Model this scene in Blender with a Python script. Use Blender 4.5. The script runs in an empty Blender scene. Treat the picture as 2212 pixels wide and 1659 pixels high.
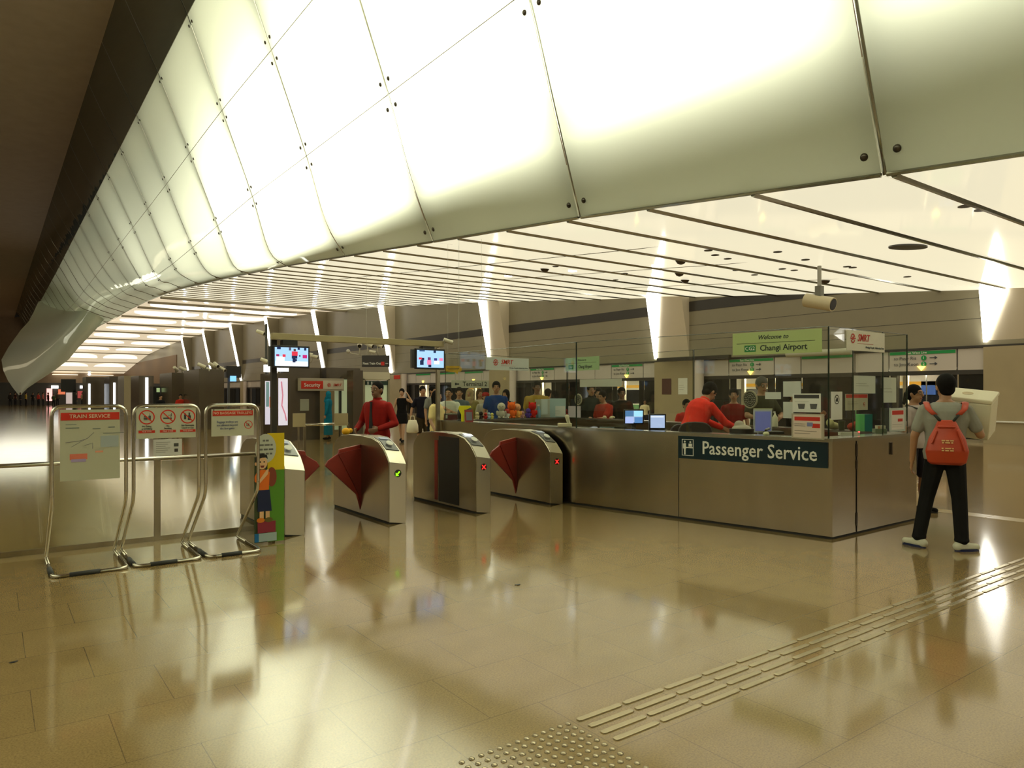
import bpy, bmesh, math, random
from mathutils import Vector, Matrix
random.seed(7)
S = bpy.context.scene
C = S.collection
PI = math.pi

# ---------------------------------------------------------------- camera, world, exposure
YAW = 36.3; FPX = 1535.0; CU, CV = 1106.0, 850.0; EYE = 1.55      # level camera, horizon at row 850
cam_d = bpy.data.cameras.new('camera'); cam = bpy.data.objects.new('camera', cam_d); C.objects.link(cam)
cam_d.sensor_fit = 'HORIZONTAL'; cam_d.sensor_width = 36.0; cam_d.lens = 36.0 * FPX / 2212.0
cam_d.shift_y = (CV - 829.5) / 2212.0
cam_d.clip_start = 0.05; cam_d.clip_end = 500
cam.location = (0, 0, EYE); cam.rotation_euler = (math.radians(90), 0, -math.radians(YAW))
S.camera = cam
W = bpy.data.worlds.new('world'); S.world = W; W.use_nodes = True
W.node_tree.nodes['Background'].inputs[0].default_value = (0.9, 0.8, 0.6, 1)
W.node_tree.nodes['Background'].inputs[1].default_value = 0.015
S.view_settings.view_transform = 'Standard'; S.view_settings.look = 'None'
S.view_settings.exposure = 0.13; S.view_settings.gamma = 1.0; S.view_settings.use_curve_mapping = False
S.cycles.max_bounces = 7; S.cycles.diffuse_bounces = 3; S.cycles.glossy_bounces = 4
S.cycles.transmission_bounces = 4; S.cycles.transparent_max_bounces = 14
S.cycles.caustics_reflective = False; S.cycles.caustics_refractive = False
S.cycles.sample_clamp_indirect = 4.0; S.cycles.use_denoising = True
S.cycles.use_light_tree = True

SI, CO = math.sin(math.radians(YAW)), math.cos(math.radians(YAW))
def ground(u, v, z=0.0):
    d = FPX * (EYE - z) / (v - CV); t = (u - CU) / FPX
    return Vector((d * (SI + t * CO), d * (CO - t * SI), z))
def atd(u, v, d):
    t = (u - CU) / FPX
    return Vector((d * (SI + t * CO), d * (CO - t * SI), EYE + (CV - v) / FPX * d))
def aty(u, v, y):
    return atd(u, v, y / (CO - (u - CU) / FPX * SI))
def atx(u, v, x):
    return atd(u, v, x / (SI + (u - CU) / FPX * CO))

# ceiling height along the hall and plan of the glass foot
ZT = [(-45, 3.7), (-3, 3.7), (37, 7.28), (50, 8.3), (63, 9.1), (78, 9.7), (91, 10.05), (105, 10.3), (130, 10.1), (152, 9.4), (173, 7.5), (190, 5.5)]
XT = [(-45, 9.6), (-12, 9.6), (3, 9.42), (6, 9.2), (10, 8.97), (27, 8.97), (32, 9.2), (40, 9.6), (50, 9.9), (69, 10.6), (91, 11.4), (116, 11.4), (133, 11.0), (146, 10.3), (190, 9.5)]
def interp(T, y):
    if y <= T[0][0]: return T[0][1]
    for (a, p), (b, q) in zip(T, T[1:]):
        if y <= b: return p + (q - p) * (y - a) / (b - a)
    return T[-1][1]
def ceil_z(y): return interp(ZT, y)
def foot_x(y): return interp(XT, y)

def lamp_area(name, loc, target, sx, sy, power, col=(1, .94, .74)):
    l = bpy.data.lights.new(name, 'AREA'); l.shape = 'RECTANGLE'; l.size = sx; l.size_y = sy
    l.energy = power; l.color = col
    o = bpy.data.objects.new(name, l); C.objects.link(o); o.location = loc
    o.rotation_euler = (Vector(target) - Vector(loc)).to_track_quat('-Z', 'Y').to_euler()
    return o
SEAM0, SEAMP = 4.55, 5.5
# lamp behind the pointed far end of the glass
lamp_area('vault_lamp', (3.0, 101, 6.0), (3.0, 92, 4.6), 5, 4, 120, (1.0, .962, .79))
# lamps in the cavity behind the frosted glass vault, one bank for each glass bay
for k in range(-7, 26):
    y0 = SEAM0 + SEAMP * k
    ym = y0 + SEAMP / 2
    dx = foot_x(ym) - 8.97
    g = .55 if ym < -1 else 1.0 if ym < 24 else (.8 if ym < 34 else (.32 if ym < 55 else (.12 if ym < 90 else .14)))
    zl = max(9.8, ceil_z(ym) + 2.7)
    pw = [1, .92, 1.06, .97, .84, 1.0, .9, .62, 1.0, .8, .95][k % 11] * g
    lamp_area('vault_lamp', (9.9 + dx, ym, zl), (7.0 + dx, ym, zl - .3), 4.9, 3.6, 1200 * pw, (1.0, .962, .79))
    if k < 11:      # the opposite vault, out of view to the left
        lamp_area('vault_lamp', (-12.9 - dx, ym, 10.6), (-10.0 - dx, ym, 10.3), 4.9, 4.3, 600 * pw, (1.0, .962, .79))

# ---------------------------------------------------------------- materials
def nt(name):
    m = bpy.data.materials.new(name); m.use_nodes = True
    return m, m.node_tree.nodes, m.node_tree.links
def pbr(name, col, rough=.5, metal=0., spec=.5, em=None, ems=0., noise=0., nscale=20., bump=0., coat=0., stretch=None):
    m, N, L = nt(name); b = N['Principled BSDF']
    b.inputs['Base Color'].default_value = (*col, 1); b.inputs['Roughness'].default_value = rough
    b.inputs['Metallic'].default_value = metal; b.inputs['Specular IOR Level'].default_value = spec
    b.inputs['Coat Weight'].default_value = coat
    if em: b.inputs['Emission Color'].default_value = (*em, 1); b.inputs['Emission Strength'].default_value = ems
    if noise or bump:
        tc = N.new('ShaderNodeTexCoord'); mp = N.new('ShaderNodeMapping'); nz = N.new('ShaderNodeTexNoise')
        nz.inputs['Scale'].default_value = nscale; nz.inputs['Detail'].default_value = 4
        if stretch: mp.inputs['Scale'].default_value = stretch
        L.new(tc.outputs['Object'], mp.inputs[0]); L.new(mp.outputs[0], nz.inputs['Vector'])
        if noise:
            mx = N.new('ShaderNodeMix'); mx.data_type = 'RGBA'
            mx.inputs[6].default_value = (*[c * (1 - noise) for c in col], 1)
            mx.inputs[7].default_value = (*[min(1, c * (1 + noise)) for c in col], 1)
            L.new(nz.outputs[0], mx.inputs[0]); L.new(mx.outputs[2], b.inputs['Base Color'])
        if bump:
            bp = N.new('ShaderNodeBump'); bp.inputs['Strength'].default_value = bump; bp.inputs['Distance'].default_value = .01
            L.new(nz.outputs[0], bp.inputs['Height']); L.new(bp.outputs[0], b.inputs['Normal'])
    return m
_mc = {}
def paint(r, g, b, rough=.55, spec=.4, ems=0.):
    """plain paint / cloth / print colour given as sRGB 0-255"""
    k = (r, g, b, rough, spec, ems)
    if k not in _mc:
        lin = tuple((c / 255 / 12.92 if c / 255 <= .04045 else ((c / 255 + .055) / 1.055) ** 2.4) for c in (r, g, b))
        _mc[k] = pbr('paint_%d_%d_%d' % (r, g, b), lin, rough, spec=spec, em=lin if ems else None, ems=ems)
    return _mc[k]
def glow(name, col, s):
    m, N, L = nt(name); N.remove(N['Principled BSDF']); e = N.new('ShaderNodeEmission')
    e.inputs[0].default_value = (*col, 1); e.inputs[1].default_value = s
    L.new(e.outputs[0], N['Material Output'].inputs[0]); return m
def clear_glass(name, tint, refl=.06):
    m, N, L = nt(name); N.remove(N['Principled BSDF'])
    t = N.new('ShaderNodeBsdfTransparent'); t.inputs[0].default_value = (*tint, 1)
    g = N.new('ShaderNodeBsdfGlossy'); g.inputs['Roughness'].default_value = .01; g.inputs[0].default_value = (1, 1, 1, 1)
    fr = N.new('ShaderNodeLayerWeight'); fr.inputs[0].default_value = .5
    pw = N.new('ShaderNodeMath'); pw.operation = 'POWER'; pw.inputs[1].default_value = 5; L.new(fr.outputs['Facing'], pw.inputs[0])
    mr = N.new('ShaderNodeMapRange'); mr.inputs[3].default_value = refl; mr.inputs[4].default_value = .5
    mx = N.new('ShaderNodeMixShader'); L.new(pw.outputs[0], mr.inputs[0]); L.new(mr.outputs[0], mx.inputs[0])
    L.new(t.outputs[0], mx.inputs[1]); L.new(g.outputs[0], mx.inputs[2]); L.new(mx.outputs[0], N['Material Output'].inputs[0])
    return m
def floor_mat():
    m, N, L = nt('polished_granite'); b = N['Principled BSDF']
    tc = N.new('ShaderNodeTexCoord'); mp = N.new('ShaderNodeMapping'); mp.inputs['Location'].default_value = (-.168, .02, 0)
    L.new(tc.outputs['Object'], mp.inputs[0])
    br = N.new('ShaderNodeTexBrick'); br.inputs['Scale'].default_value = 1.0; br.inputs['Mortar Size'].default_value = .0022
    br.inputs['Mortar Smooth'].default_value = .1; br.inputs['Brick Width'].default_value = .586; br.inputs['Row Height'].default_value = .563
    br.offset = .5; br.inputs['Bias'].default_value = 0
    br.inputs['Color1'].default_value = (.285, .193, .080, 1); br.inputs['Color2'].default_value = (.298, .203, .085, 1)
    br.inputs['Mortar'].default_value = (.17, .118, .055, 1)
    L.new(mp.outputs[0], br.inputs['Vector'])
    n1 = N.new('ShaderNodeTexNoise'); n1.inputs['Scale'].default_value = 110; n1.inputs['Detail'].default_value = 5; n1.inputs['Roughness'].default_value = .7
    n2 = N.new('ShaderNodeTexNoise'); n2.inputs['Scale'].default_value = 5; n2.inputs['Detail'].default_value = 4
    L.new(tc.outputs['Object'], n1.inputs['Vector']); L.new(tc.outputs['Object'], n2.inputs['Vector'])
    r1 = N.new('ShaderNodeValToRGB'); e = r1.color_ramp.elements
    e[0].position = .34; e[0].color = (.66, .66, .68, 1); e[1].position = .55; e[1].color = (1.0, 1.0, 1.0, 1)
    e2 = e.new(.72); e2.color = (1.12, 1.1, 1.05, 1)
    L.new(n1.outputs[0], r1.inputs[0])
    r2 = N.new('ShaderNodeValToRGB'); e = r2.color_ramp.elements
    e[0].position = .3; e[0].color = (.96, .96, .97, 1); e[1].position = .7; e[1].color = (1.04, 1.04, 1.03, 1)
    L.new(n2.outputs[0], r2.inputs[0])
    a = N.new('ShaderNodeMix'); a.data_type = 'RGBA'; a.blend_type = 'MULTIPLY'; a.inputs[0].default_value = 1
    L.new(br.outputs[0], a.inputs[6]); L.new(r1.outputs[0], a.inputs[7])
    c = N.new('ShaderNodeMix'); c.data_type = 'RGBA'; c.blend_type = 'MULTIPLY'; c.inputs[0].default_value = 1
    L.new(a.outputs[2], c.inputs[6]); L.new(r2.outputs[0], c.inputs[7])
    L.new(c.outputs[2], b.inputs['Base Color'])
    b.inputs['Roughness'].default_value = .13; b.inputs['Specular IOR Level'].default_value = .75; b.inputs['IOR'].default_value = 1.6
    n3 = N.new('ShaderNodeTexNoise'); n3.inputs['Scale'].default_value = 2.2; n3.inputs['Detail'].default_value = 3
    L.new(tc.outputs['Object'], n3.inputs['Vector'])
    mr = N.new('ShaderNodeMapRange'); mr.inputs[3].default_value = .085; mr.inputs[4].default_value = .11
    L.new(n3.outputs[0], mr.inputs[0]); L.new(mr.outputs[0], b.inputs['Roughness'])
    return m
def frosted(name, tr, gl, rough, amb):
    """frosted laminated glass: light passes through it diffusely, the face is polished"""
    m, N, L = nt(name); N.remove(N['Principled BSDF'])
    t = N.new('ShaderNodeBsdfTranslucent'); t.inputs[0].default_value = (*tr, 1)
    d = N.new('ShaderNodeBsdfDiffuse'); d.inputs[0].default_value = (*amb, 1)
    g = N.new('ShaderNodeBsdfGlossy'); g.inputs['Roughness'].default_value = rough; g.inputs[0].default_value = (*gl, 1)
    tc = N.new('ShaderNodeTexCoord'); nz = N.new('ShaderNodeTexNoise'); nz.inputs['Scale'].default_value = .55; nz.inputs['Detail'].default_value = 1
    bp = N.new('ShaderNodeBump'); bp.inputs['Strength'].default_value = .5; bp.inputs['Distance'].default_value = .025
    L.new(tc.outputs['Object'], nz.inputs['Vector']); L.new(nz.outputs[0], bp.inputs['Height']); L.new(bp.outputs[0], g.inputs['Normal'])
    m1 = N.new('ShaderNodeMixShader'); m1.inputs[0].default_value = .45
    L.new(t.outputs[0], m1.inputs[1]); L.new(d.outputs[0], m1.inputs[2])
    lw = N.new('ShaderNodeLayerWeight'); lw.inputs[0].default_value = .5
    pw = N.new('ShaderNodeMath'); pw.operation = 'POWER'; pw.inputs[1].default_value = 2.6; L.new(lw.outputs['Facing'], pw.inputs[0])
    mr = N.new('ShaderNodeMapRange'); mr.inputs[3].default_value = .06; mr.inputs[4].default_value = .65
    L.new(pw.outputs[0], mr.inputs[0])
    m2 = N.new('ShaderNodeMixShader'); L.new(mr.outputs[0], m2.inputs[0]); L.new(m1.outputs[0], m2.inputs[1]); L.new(g.outputs[0], m2.inputs[2])
    L.new(m2.outputs[0], N['Material Output'].inputs[0]); return m
M = {}
M['floor'] = floor_mat()
M['vault_glass'] = frosted('frosted_vault_glass', (.74, .79, .67), (.9, .92, .85), .03, (.58, .615, .525))
M['unlit_glass'] = frosted('unlit_vault_glass', (.03, .032, .025), (.75, .75, .68), .03, (.07, .07, .052))  # vault glass without backlight, its shade put into darker colours
M['brown'] = pbr('brown_soffit', (.30, .22, .15), .6, noise=.15, nscale=1.5)
M['steel'] = pbr('brushed_steel', (.45, .395, .30), .24, 1., noise=.12, nscale=5, stretch=(1, 1, .25))
M['steel_light'] = pbr('satin_steel', (.60, .56, .46), .3, 1.)
M['chrome'] = pbr('tube_steel', (.62, .58, .50), .16, 1.)
M['mullion'] = pbr('mullion_steel', (.42, .42, .36), .22, 1.)
M['bolt'] = pbr('bolt_steel', (.10, .085, .07), .3, 1.)
M['black'] = pbr('black_plastic', (.012, .011, .010), .4)
M['rubber'] = pbr('rubber', (.02, .02, .018), .7)
M['darkgrey'] = pbr('dark_grey', (.07, .07, .065), .35)
M['wallclad'] = pbr('wall_cladding', (.255, .23, .155), .38, noise=.08, nscale=1.2)
M['pillarclad'] = pbr('pillar_cladding', (.38, .315, .19), .3, noise=.1, nscale=1.5)
M['fin'] = pbr('strip_lit_fin', (.62, .55, .42), .5)  # pale tone carries the strip light's wash over the fin face
M['band'] = pbr('dark_band', (.035, .03, .025), .3)
M['header'] = pbr('white_header', (.58, .54, .50), .12, spec=.6)
M['tube_white'] = pbr('white_column', (.62, .55, .50), .3)
M['ceilpanel'] = pbr('backlit_ceiling_panel', (.55, .54, .42), .06, em=(1.0, .93, .68), ems=.74, spec=.6, noise=.06, nscale=.8)
M['ceilfar'] = pbr('backlit_ceiling_far', (.5, .44, .33), .1, em=(1.0, .85, .6), ems=.6, noise=.05, nscale=.5)
M['lit_patch'] = glow('ceiling_patch_glow', (1.0, .88, .64), 1.7)
M['striplight'] = glow('strip_light', (1.0, .97, .86), 9.0)
M['booth'] = pbr('brown_stone_cladding', (.085, .065, .042), .18, spec=.6, noise=.15, nscale=2)
M['glass'] = clear_glass('screen_glass', (.97, .985, .965), .025)
M['glass2'] = clear_glass('barrier_glass', (.92, .93, .88), .04)
M['glassedge'] = pbr('glass_edge', (.02, .035, .025), .15)
M['darkpane'] = pbr('dark_door_glass', (.012, .012, .012), .05, spec=.7)
M['white'] = paint(232, 232, 222); M['paper'] = paint(226, 228, 220)
M['red_flap'] = pbr('red_flap', (.26, .026, .015), .35)

# ---------------------------------------------------------------- mesh helpers
def box(bm, x0, x1, y0, y1, z0, z1, mat=None):
    vs = [bm.verts.new(p) for p in ((x0, y0, z0), (x1, y0, z0), (x1, y1, z0), (x0, y1, z0), (x0, y0, z1), (x1, y0, z1), (x1, y1, z1), (x0, y1, z1))]
    for f in ((0, 3, 2, 1), (4, 5, 6, 7), (0, 1, 5, 4), (1, 2, 6, 5), (2, 3, 7, 6), (3, 0, 4, 7)):
        bm.faces.new([vs[i] for i in f])
    if mat is not None:
        for v in vs: v.co = mat @ v.co
    return vs
def prism(bm, pts, a, b, axis='z'):
    """closed polygon pts extruded from a to b along an axis"""
    def P(p, h):
        return {'z': (p[0], p[1], h), 'x': (h, p[0], p[1]), 'y': (p[0], h, p[1])}[axis]
    lo = [bm.verts.new(P(p, a)) for p in pts]; hi = [bm.verts.new(P(p, b)) for p in pts]
    bm.faces.new(lo[::-1]); bm.faces.new(hi)
    n = len(pts)
    for i in range(n): bm.faces.new((lo[i], lo[(i + 1) % n], hi[(i + 1) % n], hi[i]))
def tube(bm, pts, r, n=10, closed=False):
    pts = [Vector(p) for p in pts]; rings = []
    N = len(pts)
    up = None
    for i, p in enumerate(pts):
        if closed: t = (pts[(i + 1) % N] - pts[i - 1]).normalized()
        else:
            t = ((pts[min(i + 1, N - 1)] - p).normalized() + (p - pts[max(i - 1, 0)]).normalized()).normalized()
        if up is None:
            up = Vector((0, 0, 1)) if abs(t.z) < .9 else Vector((1, 0, 0))
        a = t.cross(up)
        if a.length < 1e-4: a = t.orthogonal()
        a.normalize(); b = a.cross(t).normalized(); up = b
        rr = r[i] if isinstance(r, (list, tuple)) else r
        rings.append([bm.verts.new(p + (a * math.cos(2 * PI * k / n) + b * math.sin(2 * PI * k / n)) * rr) for k in range(n)])
    rng = range(N) if closed else range(N - 1)
    for i in rng:
        A, B = rings[i], rings[(i + 1) % N]
        for k in range(n): bm.faces.new((A[k], A[(k + 1) % n], B[(k + 1) % n], B[k]))
    if not closed:
        bm.faces.new(rings[0][::-1]); bm.faces.new(rings[-1])
def fillet(pts, r, n=5):
    pts = [Vector(p) for p in pts]; out = [pts[0]]
    for a, b, c in zip(pts, pts[1:], pts[2:]):
        u = (a - b); v = (c - b); k = min(r, u.length * .49, v.length * .49)
        p, q = b + u.normalized() * k, b + v.normalized() * k
        for i in range(n + 1):
            t = i / n; out.append(p * (1 - t) ** 2 + b * 2 * t * (1 - t) + q * t * t)
    out.append(pts[-1]); return out
def cyl(bm, p0, p1, r0, r1=None, n=20):
    r1 = r0 if r1 is None else r1
    tube(bm, [p0, p1], [r0, r1], n)
def ball(bm, c, rx, ry=None, rz=None, u=14, v=9, rot=None):
    ry = ry or rx; rz = rz or rx
    mt = Matrix.Translation(c)
    if rot is not None: mt = mt @ rot.to_4x4()
    bmesh.ops.create_uvsphere(bm, u_segments=u, v_segments=v, radius=1, matrix=mt @ Matrix.Diagonal((rx, ry, rz, 1)))
def lathe(bm, prof, c=(0, 0, 0), n=20):
    rings = []
    for r, z in prof:
        rings.append([bm.verts.new((c[0] + max(r, 1e-4) * math.cos(2 * PI * k / n), c[1] + max(r, 1e-4) * math.sin(2 * PI * k / n), c[2] + z)) for k in range(n)])
    for A, B in zip(rings, rings[1:]):
        for k in range(n): bm.faces.new((A[k], A[(k + 1) % n], B[(k + 1) % n], B[k]))
    bm.faces.new(rings[0][::-1]); bm.faces.new(rings[-1])
def link(o, parent=None):
    C.objects.link(o)
    if parent is not None: o.parent = parent
    return o
def obj(name, bm, m, parent=None, smooth=False, bevel=0., loc=None, rotz=None, label=None):
    if isinstance(bm, bmesh.types.BMesh):
        bmesh.ops.recalc_face_normals(bm, faces=bm.faces[:])
        me = bpy.data.meshes.new(name); bm.to_mesh(me); bm.free()
    else: me = bm
    if isinstance(m, str): m = M[m]
    me.materials.clear(); me.materials.append(m)
    if smooth:
        for p in me.polygons: p.use_smooth = True
        if smooth == 'auto':
            me.set_sharp_from_angle(angle=math.radians(35))
    o = bpy.data.objects.new(name, me); link(o, parent)
    if loc is not None: o.location = loc
    if rotz is not None: o.rotation_euler = (0, 0, rotz)
    if bevel:
        b = o.modifiers.new('bevel', 'BEVEL'); b.width = bevel; b.segments = 2; b.limit_method = 'ANGLE'
    if label: o['label'] = label
    return o
def tag(o, label, cat, group=None):
    o['label'] = label; o['category'] = cat
    if group: o['group'] = group
    return o
def thing(name, label, cat, loc=(0, 0, 0), rotz=0., group=None):
    o = bpy.data.objects.new(name, None); C.objects.link(o); o.empty_display_size = .1
    o.location = loc; o.rotation_euler = (0, 0, rotz); return tag(o, label, cat, group)
def struct(o): o['kind'] = 'structure'; return o
def B(): return bmesh.new()
def bx(name, dims, m, parent=None, **k):
    bm = B(); box(bm, *dims); return obj(name, bm, m, parent, **k)
def dup(root, loc=None, rotz=None, label=None):
    r = root.copy(); C.objects.link(r)
    if loc is not None: r.location = loc
    if rotz is not None: r.rotation_euler = (0, 0, rotz)
    if label: r['label'] = label
    for ch in list(root.children):
        c = ch.copy(); C.objects.link(c); c.parent = r
        for g in ch.children:
            d = g.copy(); C.objects.link(d); d.parent = c
    return r
def text(name, body, size, m, parent, loc, align='CENTER', bold=0.0, shear=0., rotz=0., ext=.0015, sx=1.0, rx=PI / 2):
    """lettering as a mesh in the local x-z plane of its parent, read from -y"""
    cu = bpy.data.curves.new(name, 'FONT'); cu.body = body; cu.size = size; cu.align_x = align; cu.align_y = 'CENTER'
    cu.offset = min(bold, .011 * size); cu.shear = shear; cu.extrude = ext; cu.resolution_u = 2
    t = bpy.data.objects.new('tmp', cu); C.objects.link(t); bpy.context.view_layer.update()
    me = bpy.data.meshes.new_from_object(t.evaluated_get(bpy.context.evaluated_depsgraph_get()))
    bpy.data.objects.remove(t); bpy.data.curves.remove(cu)
    me.transform(Matrix.Translation(loc) @ Matrix.Rotation(rotz, 4, 'Z') @ Matrix.Rotation(rx, 4, 'X') @ Matrix.Diagonal((sx, 1, 1, 1)))
    return obj(name, me, m, parent)
def rot_to(p, q):
    """z rotation that turns local +x from p towards q in plan"""
    return math.atan2(q[1] - p[1], q[0] - p[0])

# ================================================================ THE HALL
M['beam_grey'] = pbr('beam_grey', (.30, .26, .17), .3)
o = struct(bx('floor', (-20, 27, -41, 190, -.2, 0), 'floor'))
# --- tactile guidance strip
bm = B()
prism(bm, [(.0, -.011), (.012, -.016), (.270, -.016), (.284, -.011), (.284, .011), (.270, .016), (.012, .016), (0, .011)], 0, .006)
bar = obj('guidance_bar', bm, pbr('tactile_bar', (.48, .40, .25), .24, .55), bevel=.0015)
tag(bar, 'raised metal guidance bar in the four-row strip across the floor', 'floor bar', 'tactile guidance bars')
first = True
for r, y in enumerate((2.53, 2.45, 2.37, 2.29)):
    for i in range(23):
        b = bar if first else bar.copy()
        if not first: C.objects.link(b)
        first = False
        b.location = (2.245 + .307 * i + (.002 * r), y, 0)
bm = B(); lathe(bm, [(.0135, 0), (.0135, .002), (.010, .0055), (.004, .0065)], n=12)
stud = obj('tactile_stud', bm, pbr('tactile_stud_metal', (.36, .30, .20), .3, .7), smooth=True)
tag(stud, 'small raised metal stud in the square warning patch on the floor', 'floor stud', 'tactile warning studs')
first = True
for i in range(13):
    for j in range(13):
        b = stud if first else stud.copy()
        if not first: C.objects.link(b)
        first = False
        b.location = (2.185 - .049 * i, 2.53 - .049 * j, 0)
# pale floor inlay beyond the counter
for i in range(14):
    struct(bx('trim_%d' % (20 + i), (10.0, 10.28, -2.2 + .586 * i, -2.2 + .586 * i + .575, 0, .002), pbr('pale_inlay', (.50, .40, .22), .2)))
# debris flecks
p = ground(1120, 1264)
bm = B(); ball(bm, (0, 0, .004), .022, .009, .005, 8, 5); ball(bm, (-.02, .012, .003), .012, .006, .004, 8, 5)
tag(obj('litter_scrap', bm, 'black', loc=p), 'tiny dark scrap lying on the floor in front of the fare gates', 'litter')
p = ground(28, 1431)
bm = B(); ball(bm, (0, 0, .002), .02, .014, .003, 10, 5); ball(bm, (.015, .01, .002), .012, .01, .002, 8, 5)
tag(obj('floor_stain', bm, 'black', loc=p), 'dark spot on the floor at the left edge', 'stain')

# --- glass vault: bays between seams, profile (dx from foot, z)
PROF = [(8.33, 6.85), (7.73, 8.75), (6.67, 11.65), (5.52, 14.7)]
PROF2 = [(5.52, 14.7), (4.9, 16.1), (4.15, 17.75)]
def prof_pts(y):
    dx = (foot_x(y) - 8.97) * (1 if y > 20 else .35)
    zl = ceil_z(y)
    fd = lambda z: dx * max(0., 1 - (z - 4.5) / 11.5)
    pts = [(foot_x(y), zl)] + [(x + fd(z), max(z, zl + .3 + .35 * i)) for i, (x, z) in enumerate(PROF)]
    # smooth subdivision (Catmull) with the last point extended
    ext = [(2 * pts[0][0] - pts[1][0], 2 * pts[0][1] - pts[1][1])] + pts + [(PROF2[1][0], PROF2[1][1])]
    out = []
    for i in range(1, len(ext) - 2):
        p0, p1, p2, p3 = ext[i - 1], ext[i], ext[i + 1], ext[i + 2]
        for s in range(4):
            t = s / 4
            out.append(tuple(.5 * ((2 * p1[c]) + (-p0[c] + p2[c]) * t + (2 * p0[c] - 5 * p1[c] + 4 * p2[c] - p3[c]) * t * t + (-p0[c] + 3 * p1[c] - 3 * p2[c] + p3[c]) * t ** 3) for c in (0, 1)))
    out.append(pts[-1])
    return out, [(x + fd(z), z) for x, z in PROF2]
bm = B(); lathe(bm, [(.052, 0), (.052, .012), (.040, .026), (.018, .032)], n=14)
bolt_me = bpy.data.meshes.new('bolt'); bmesh.ops.recalc_face_normals(bm, faces=bm.faces[:]); bm.to_mesh(bm_me := bolt_me); bm.free()
for p_ in bolt_me.polygons: p_.use_smooth = True
bolt_me.materials.append(M['bolt'])
nwin = 0
for k in range(-7, 30):
    y0, y1 = SEAM0 + SEAMP * k, SEAM0 + SEAMP * (k + 1)
    nwin += 1
    g = .035
    nseg = 3
    bm = B(); cols = []
    for s in range(nseg + 1):
        y = y0 + g + (y1 - y0 - 2 * g) * s / nseg
        a, b2 = prof_pts(y)
        cols.append([bm.verts.new((x, y, z)) for x, z in a])
    for A, D in zip(cols, cols[1:]):
        for i in range(len(A) - 1): bm.faces.new((A[i], D[i], D[i + 1], A[i + 1]))
    win = obj('window_%d' % nwin, bm, 'vault_glass', smooth=True); struct(win)
    bm = B(); cols = []
    for s in range(2):
        y = (y0 + g, y1 - g)[s]
        a, b2 = prof_pts(y)
        cols.append([bm.verts.new((x, y, z)) for x, z in b2])
    for A, D in zip(cols, cols[1:]):
        for i in range(len(A) - 1): bm.faces.new((A[i], D[i], D[i + 1], A[i + 1]))
    obj('upper_pane', bm, 'unlit_glass', win, smooth=True, label='dark unlit upper glass pane')
    # mullion on the seam, behind and flush with the glass
    a, b2 = prof_pts(y0)
    line = [Vector((x + .05, y0, z)) for x, z in a + b2[1:]]
    line[0].z += .01
    bm = B(); tube(bm, line, .042 if k < 14 else .06, 8); obj('mullion', bm, 'mullion', win, smooth=True)
    bm = B(); q_ = [(x + .07, z) for x, z in a]
    L0 = [[bm.verts.new((x + o_, y0 + sy_, z)) for x, z in q_] for o_ in (0, .5) for sy_ in (-.03, .03)]
    for A_, D_ in ((L0[0], L0[1]), (L0[1], L0[3]), (L0[3], L0[2]), (L0[2], L0[0])):
        for i in range(len(q_) - 1): bm.faces.new((A_[i], A_[i + 1], D_[i + 1], D_[i]))
    obj('rib', bm, 'mullion', win)
    # edge joints running along the hall at each pane row and at the foot
    bm = B()
    for row in (0, 8, 12, 16):
        (xa, za), (xb, zb) = prof_pts(y0 + g)[0][row], prof_pts(y1 - g)[0][row]
        tube(bm, [(xa, y0 + g, za), (xb, y1 - g, zb)], .03 if row == 0 else .012, 6)
    obj('pane_joint', bm, 'mullion', win)
    if -2 < k < 11:
        for sg in (-1, 1):
            for row, off in ((0, .28), (8, -.3), (8, .3), (12, -.3), (12, .3), (16, -.3)):
                prs = prof_pts(y0)[0]
                x, z = prs[row]
                q = prs[min(row + 1, 16)] if off > 0 else prs[row - 1]
                dv = Vector((q[0] - x, 0, q[1] - z)).normalized() * abs(off)
                nrm = Vector((-abs(dv.z), 0, -abs(dv.x))).normalized()
                bo = bpy.data.objects.new('bolt', bolt_me); link(bo, win)
                bo.location = Vector((x, y0 + sg * .21, z)) + dv + nrm * .003
                bo.rotation_euler = nrm.to_track_quat('Z', 'Y').to_euler()
# cavity behind the glass (painted plaster) and the shelf under the lamps
bm = B()
def strip(bm, f, y0=-41, y1=190, st=11):
    prev = None; y = y0
    while y <= y1 + .01:
        cur = [bm.verts.new((x, y, z)) for x, z in f(y)]
        if prev:
            for i in range(len(cur) - 1): bm.faces.new((prev[i], prev[i + 1], cur[i + 1], cur[i]))
        prev = cur; y += st
strip(bm, lambda y: [(foot_x(y) + 1.6, ceil_z(y) + .05), (foot_x(y) + 1.9, 14.6), (5.9, 14.95)])
struct(obj('wall_vault_cavity', bm, pbr('cavity_plaster', (.55, .54, .44), .8)))
bm = B()
strip(bm, lambda y: [(foot_x(y) + 1.55, max(6.75, ceil_z(y) + .3)), (foot_x(y) - .05, max(6.75, ceil_z(y) + .3)), (foot_x(y) - .05, max(6.82, ceil_z(y) + .37)), (foot_x(y) + 1.55, max(6.82, ceil_z(y) + .37))], y1=60)
struct(obj('trim_1', bm, 'brown'))
# dark back of the unlit upper glass, brown soffit over the atrium
bm = B(); strip(bm, lambda y: [(5.95, 14.97), (5.6, 18.2), (4.0, 18.3)]); struct(obj('wall_upper_cavity', bm, 'band'))
struct(bx('ceiling', (-7.2, 4.2, -41, 190, 17.75, 18.1), 'brown'))
struct(bx('wall_left', (-20.3, -20, -41, 190, 0, 18), 'wallclad'))
struct(bx('wall_far', (-20, 27, 186, 186.4, 0, 18), 'brown'))
struct(bx('wall_near', (-20, 27, -41.3, -41, 0, 18), 'wallclad'))
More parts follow.
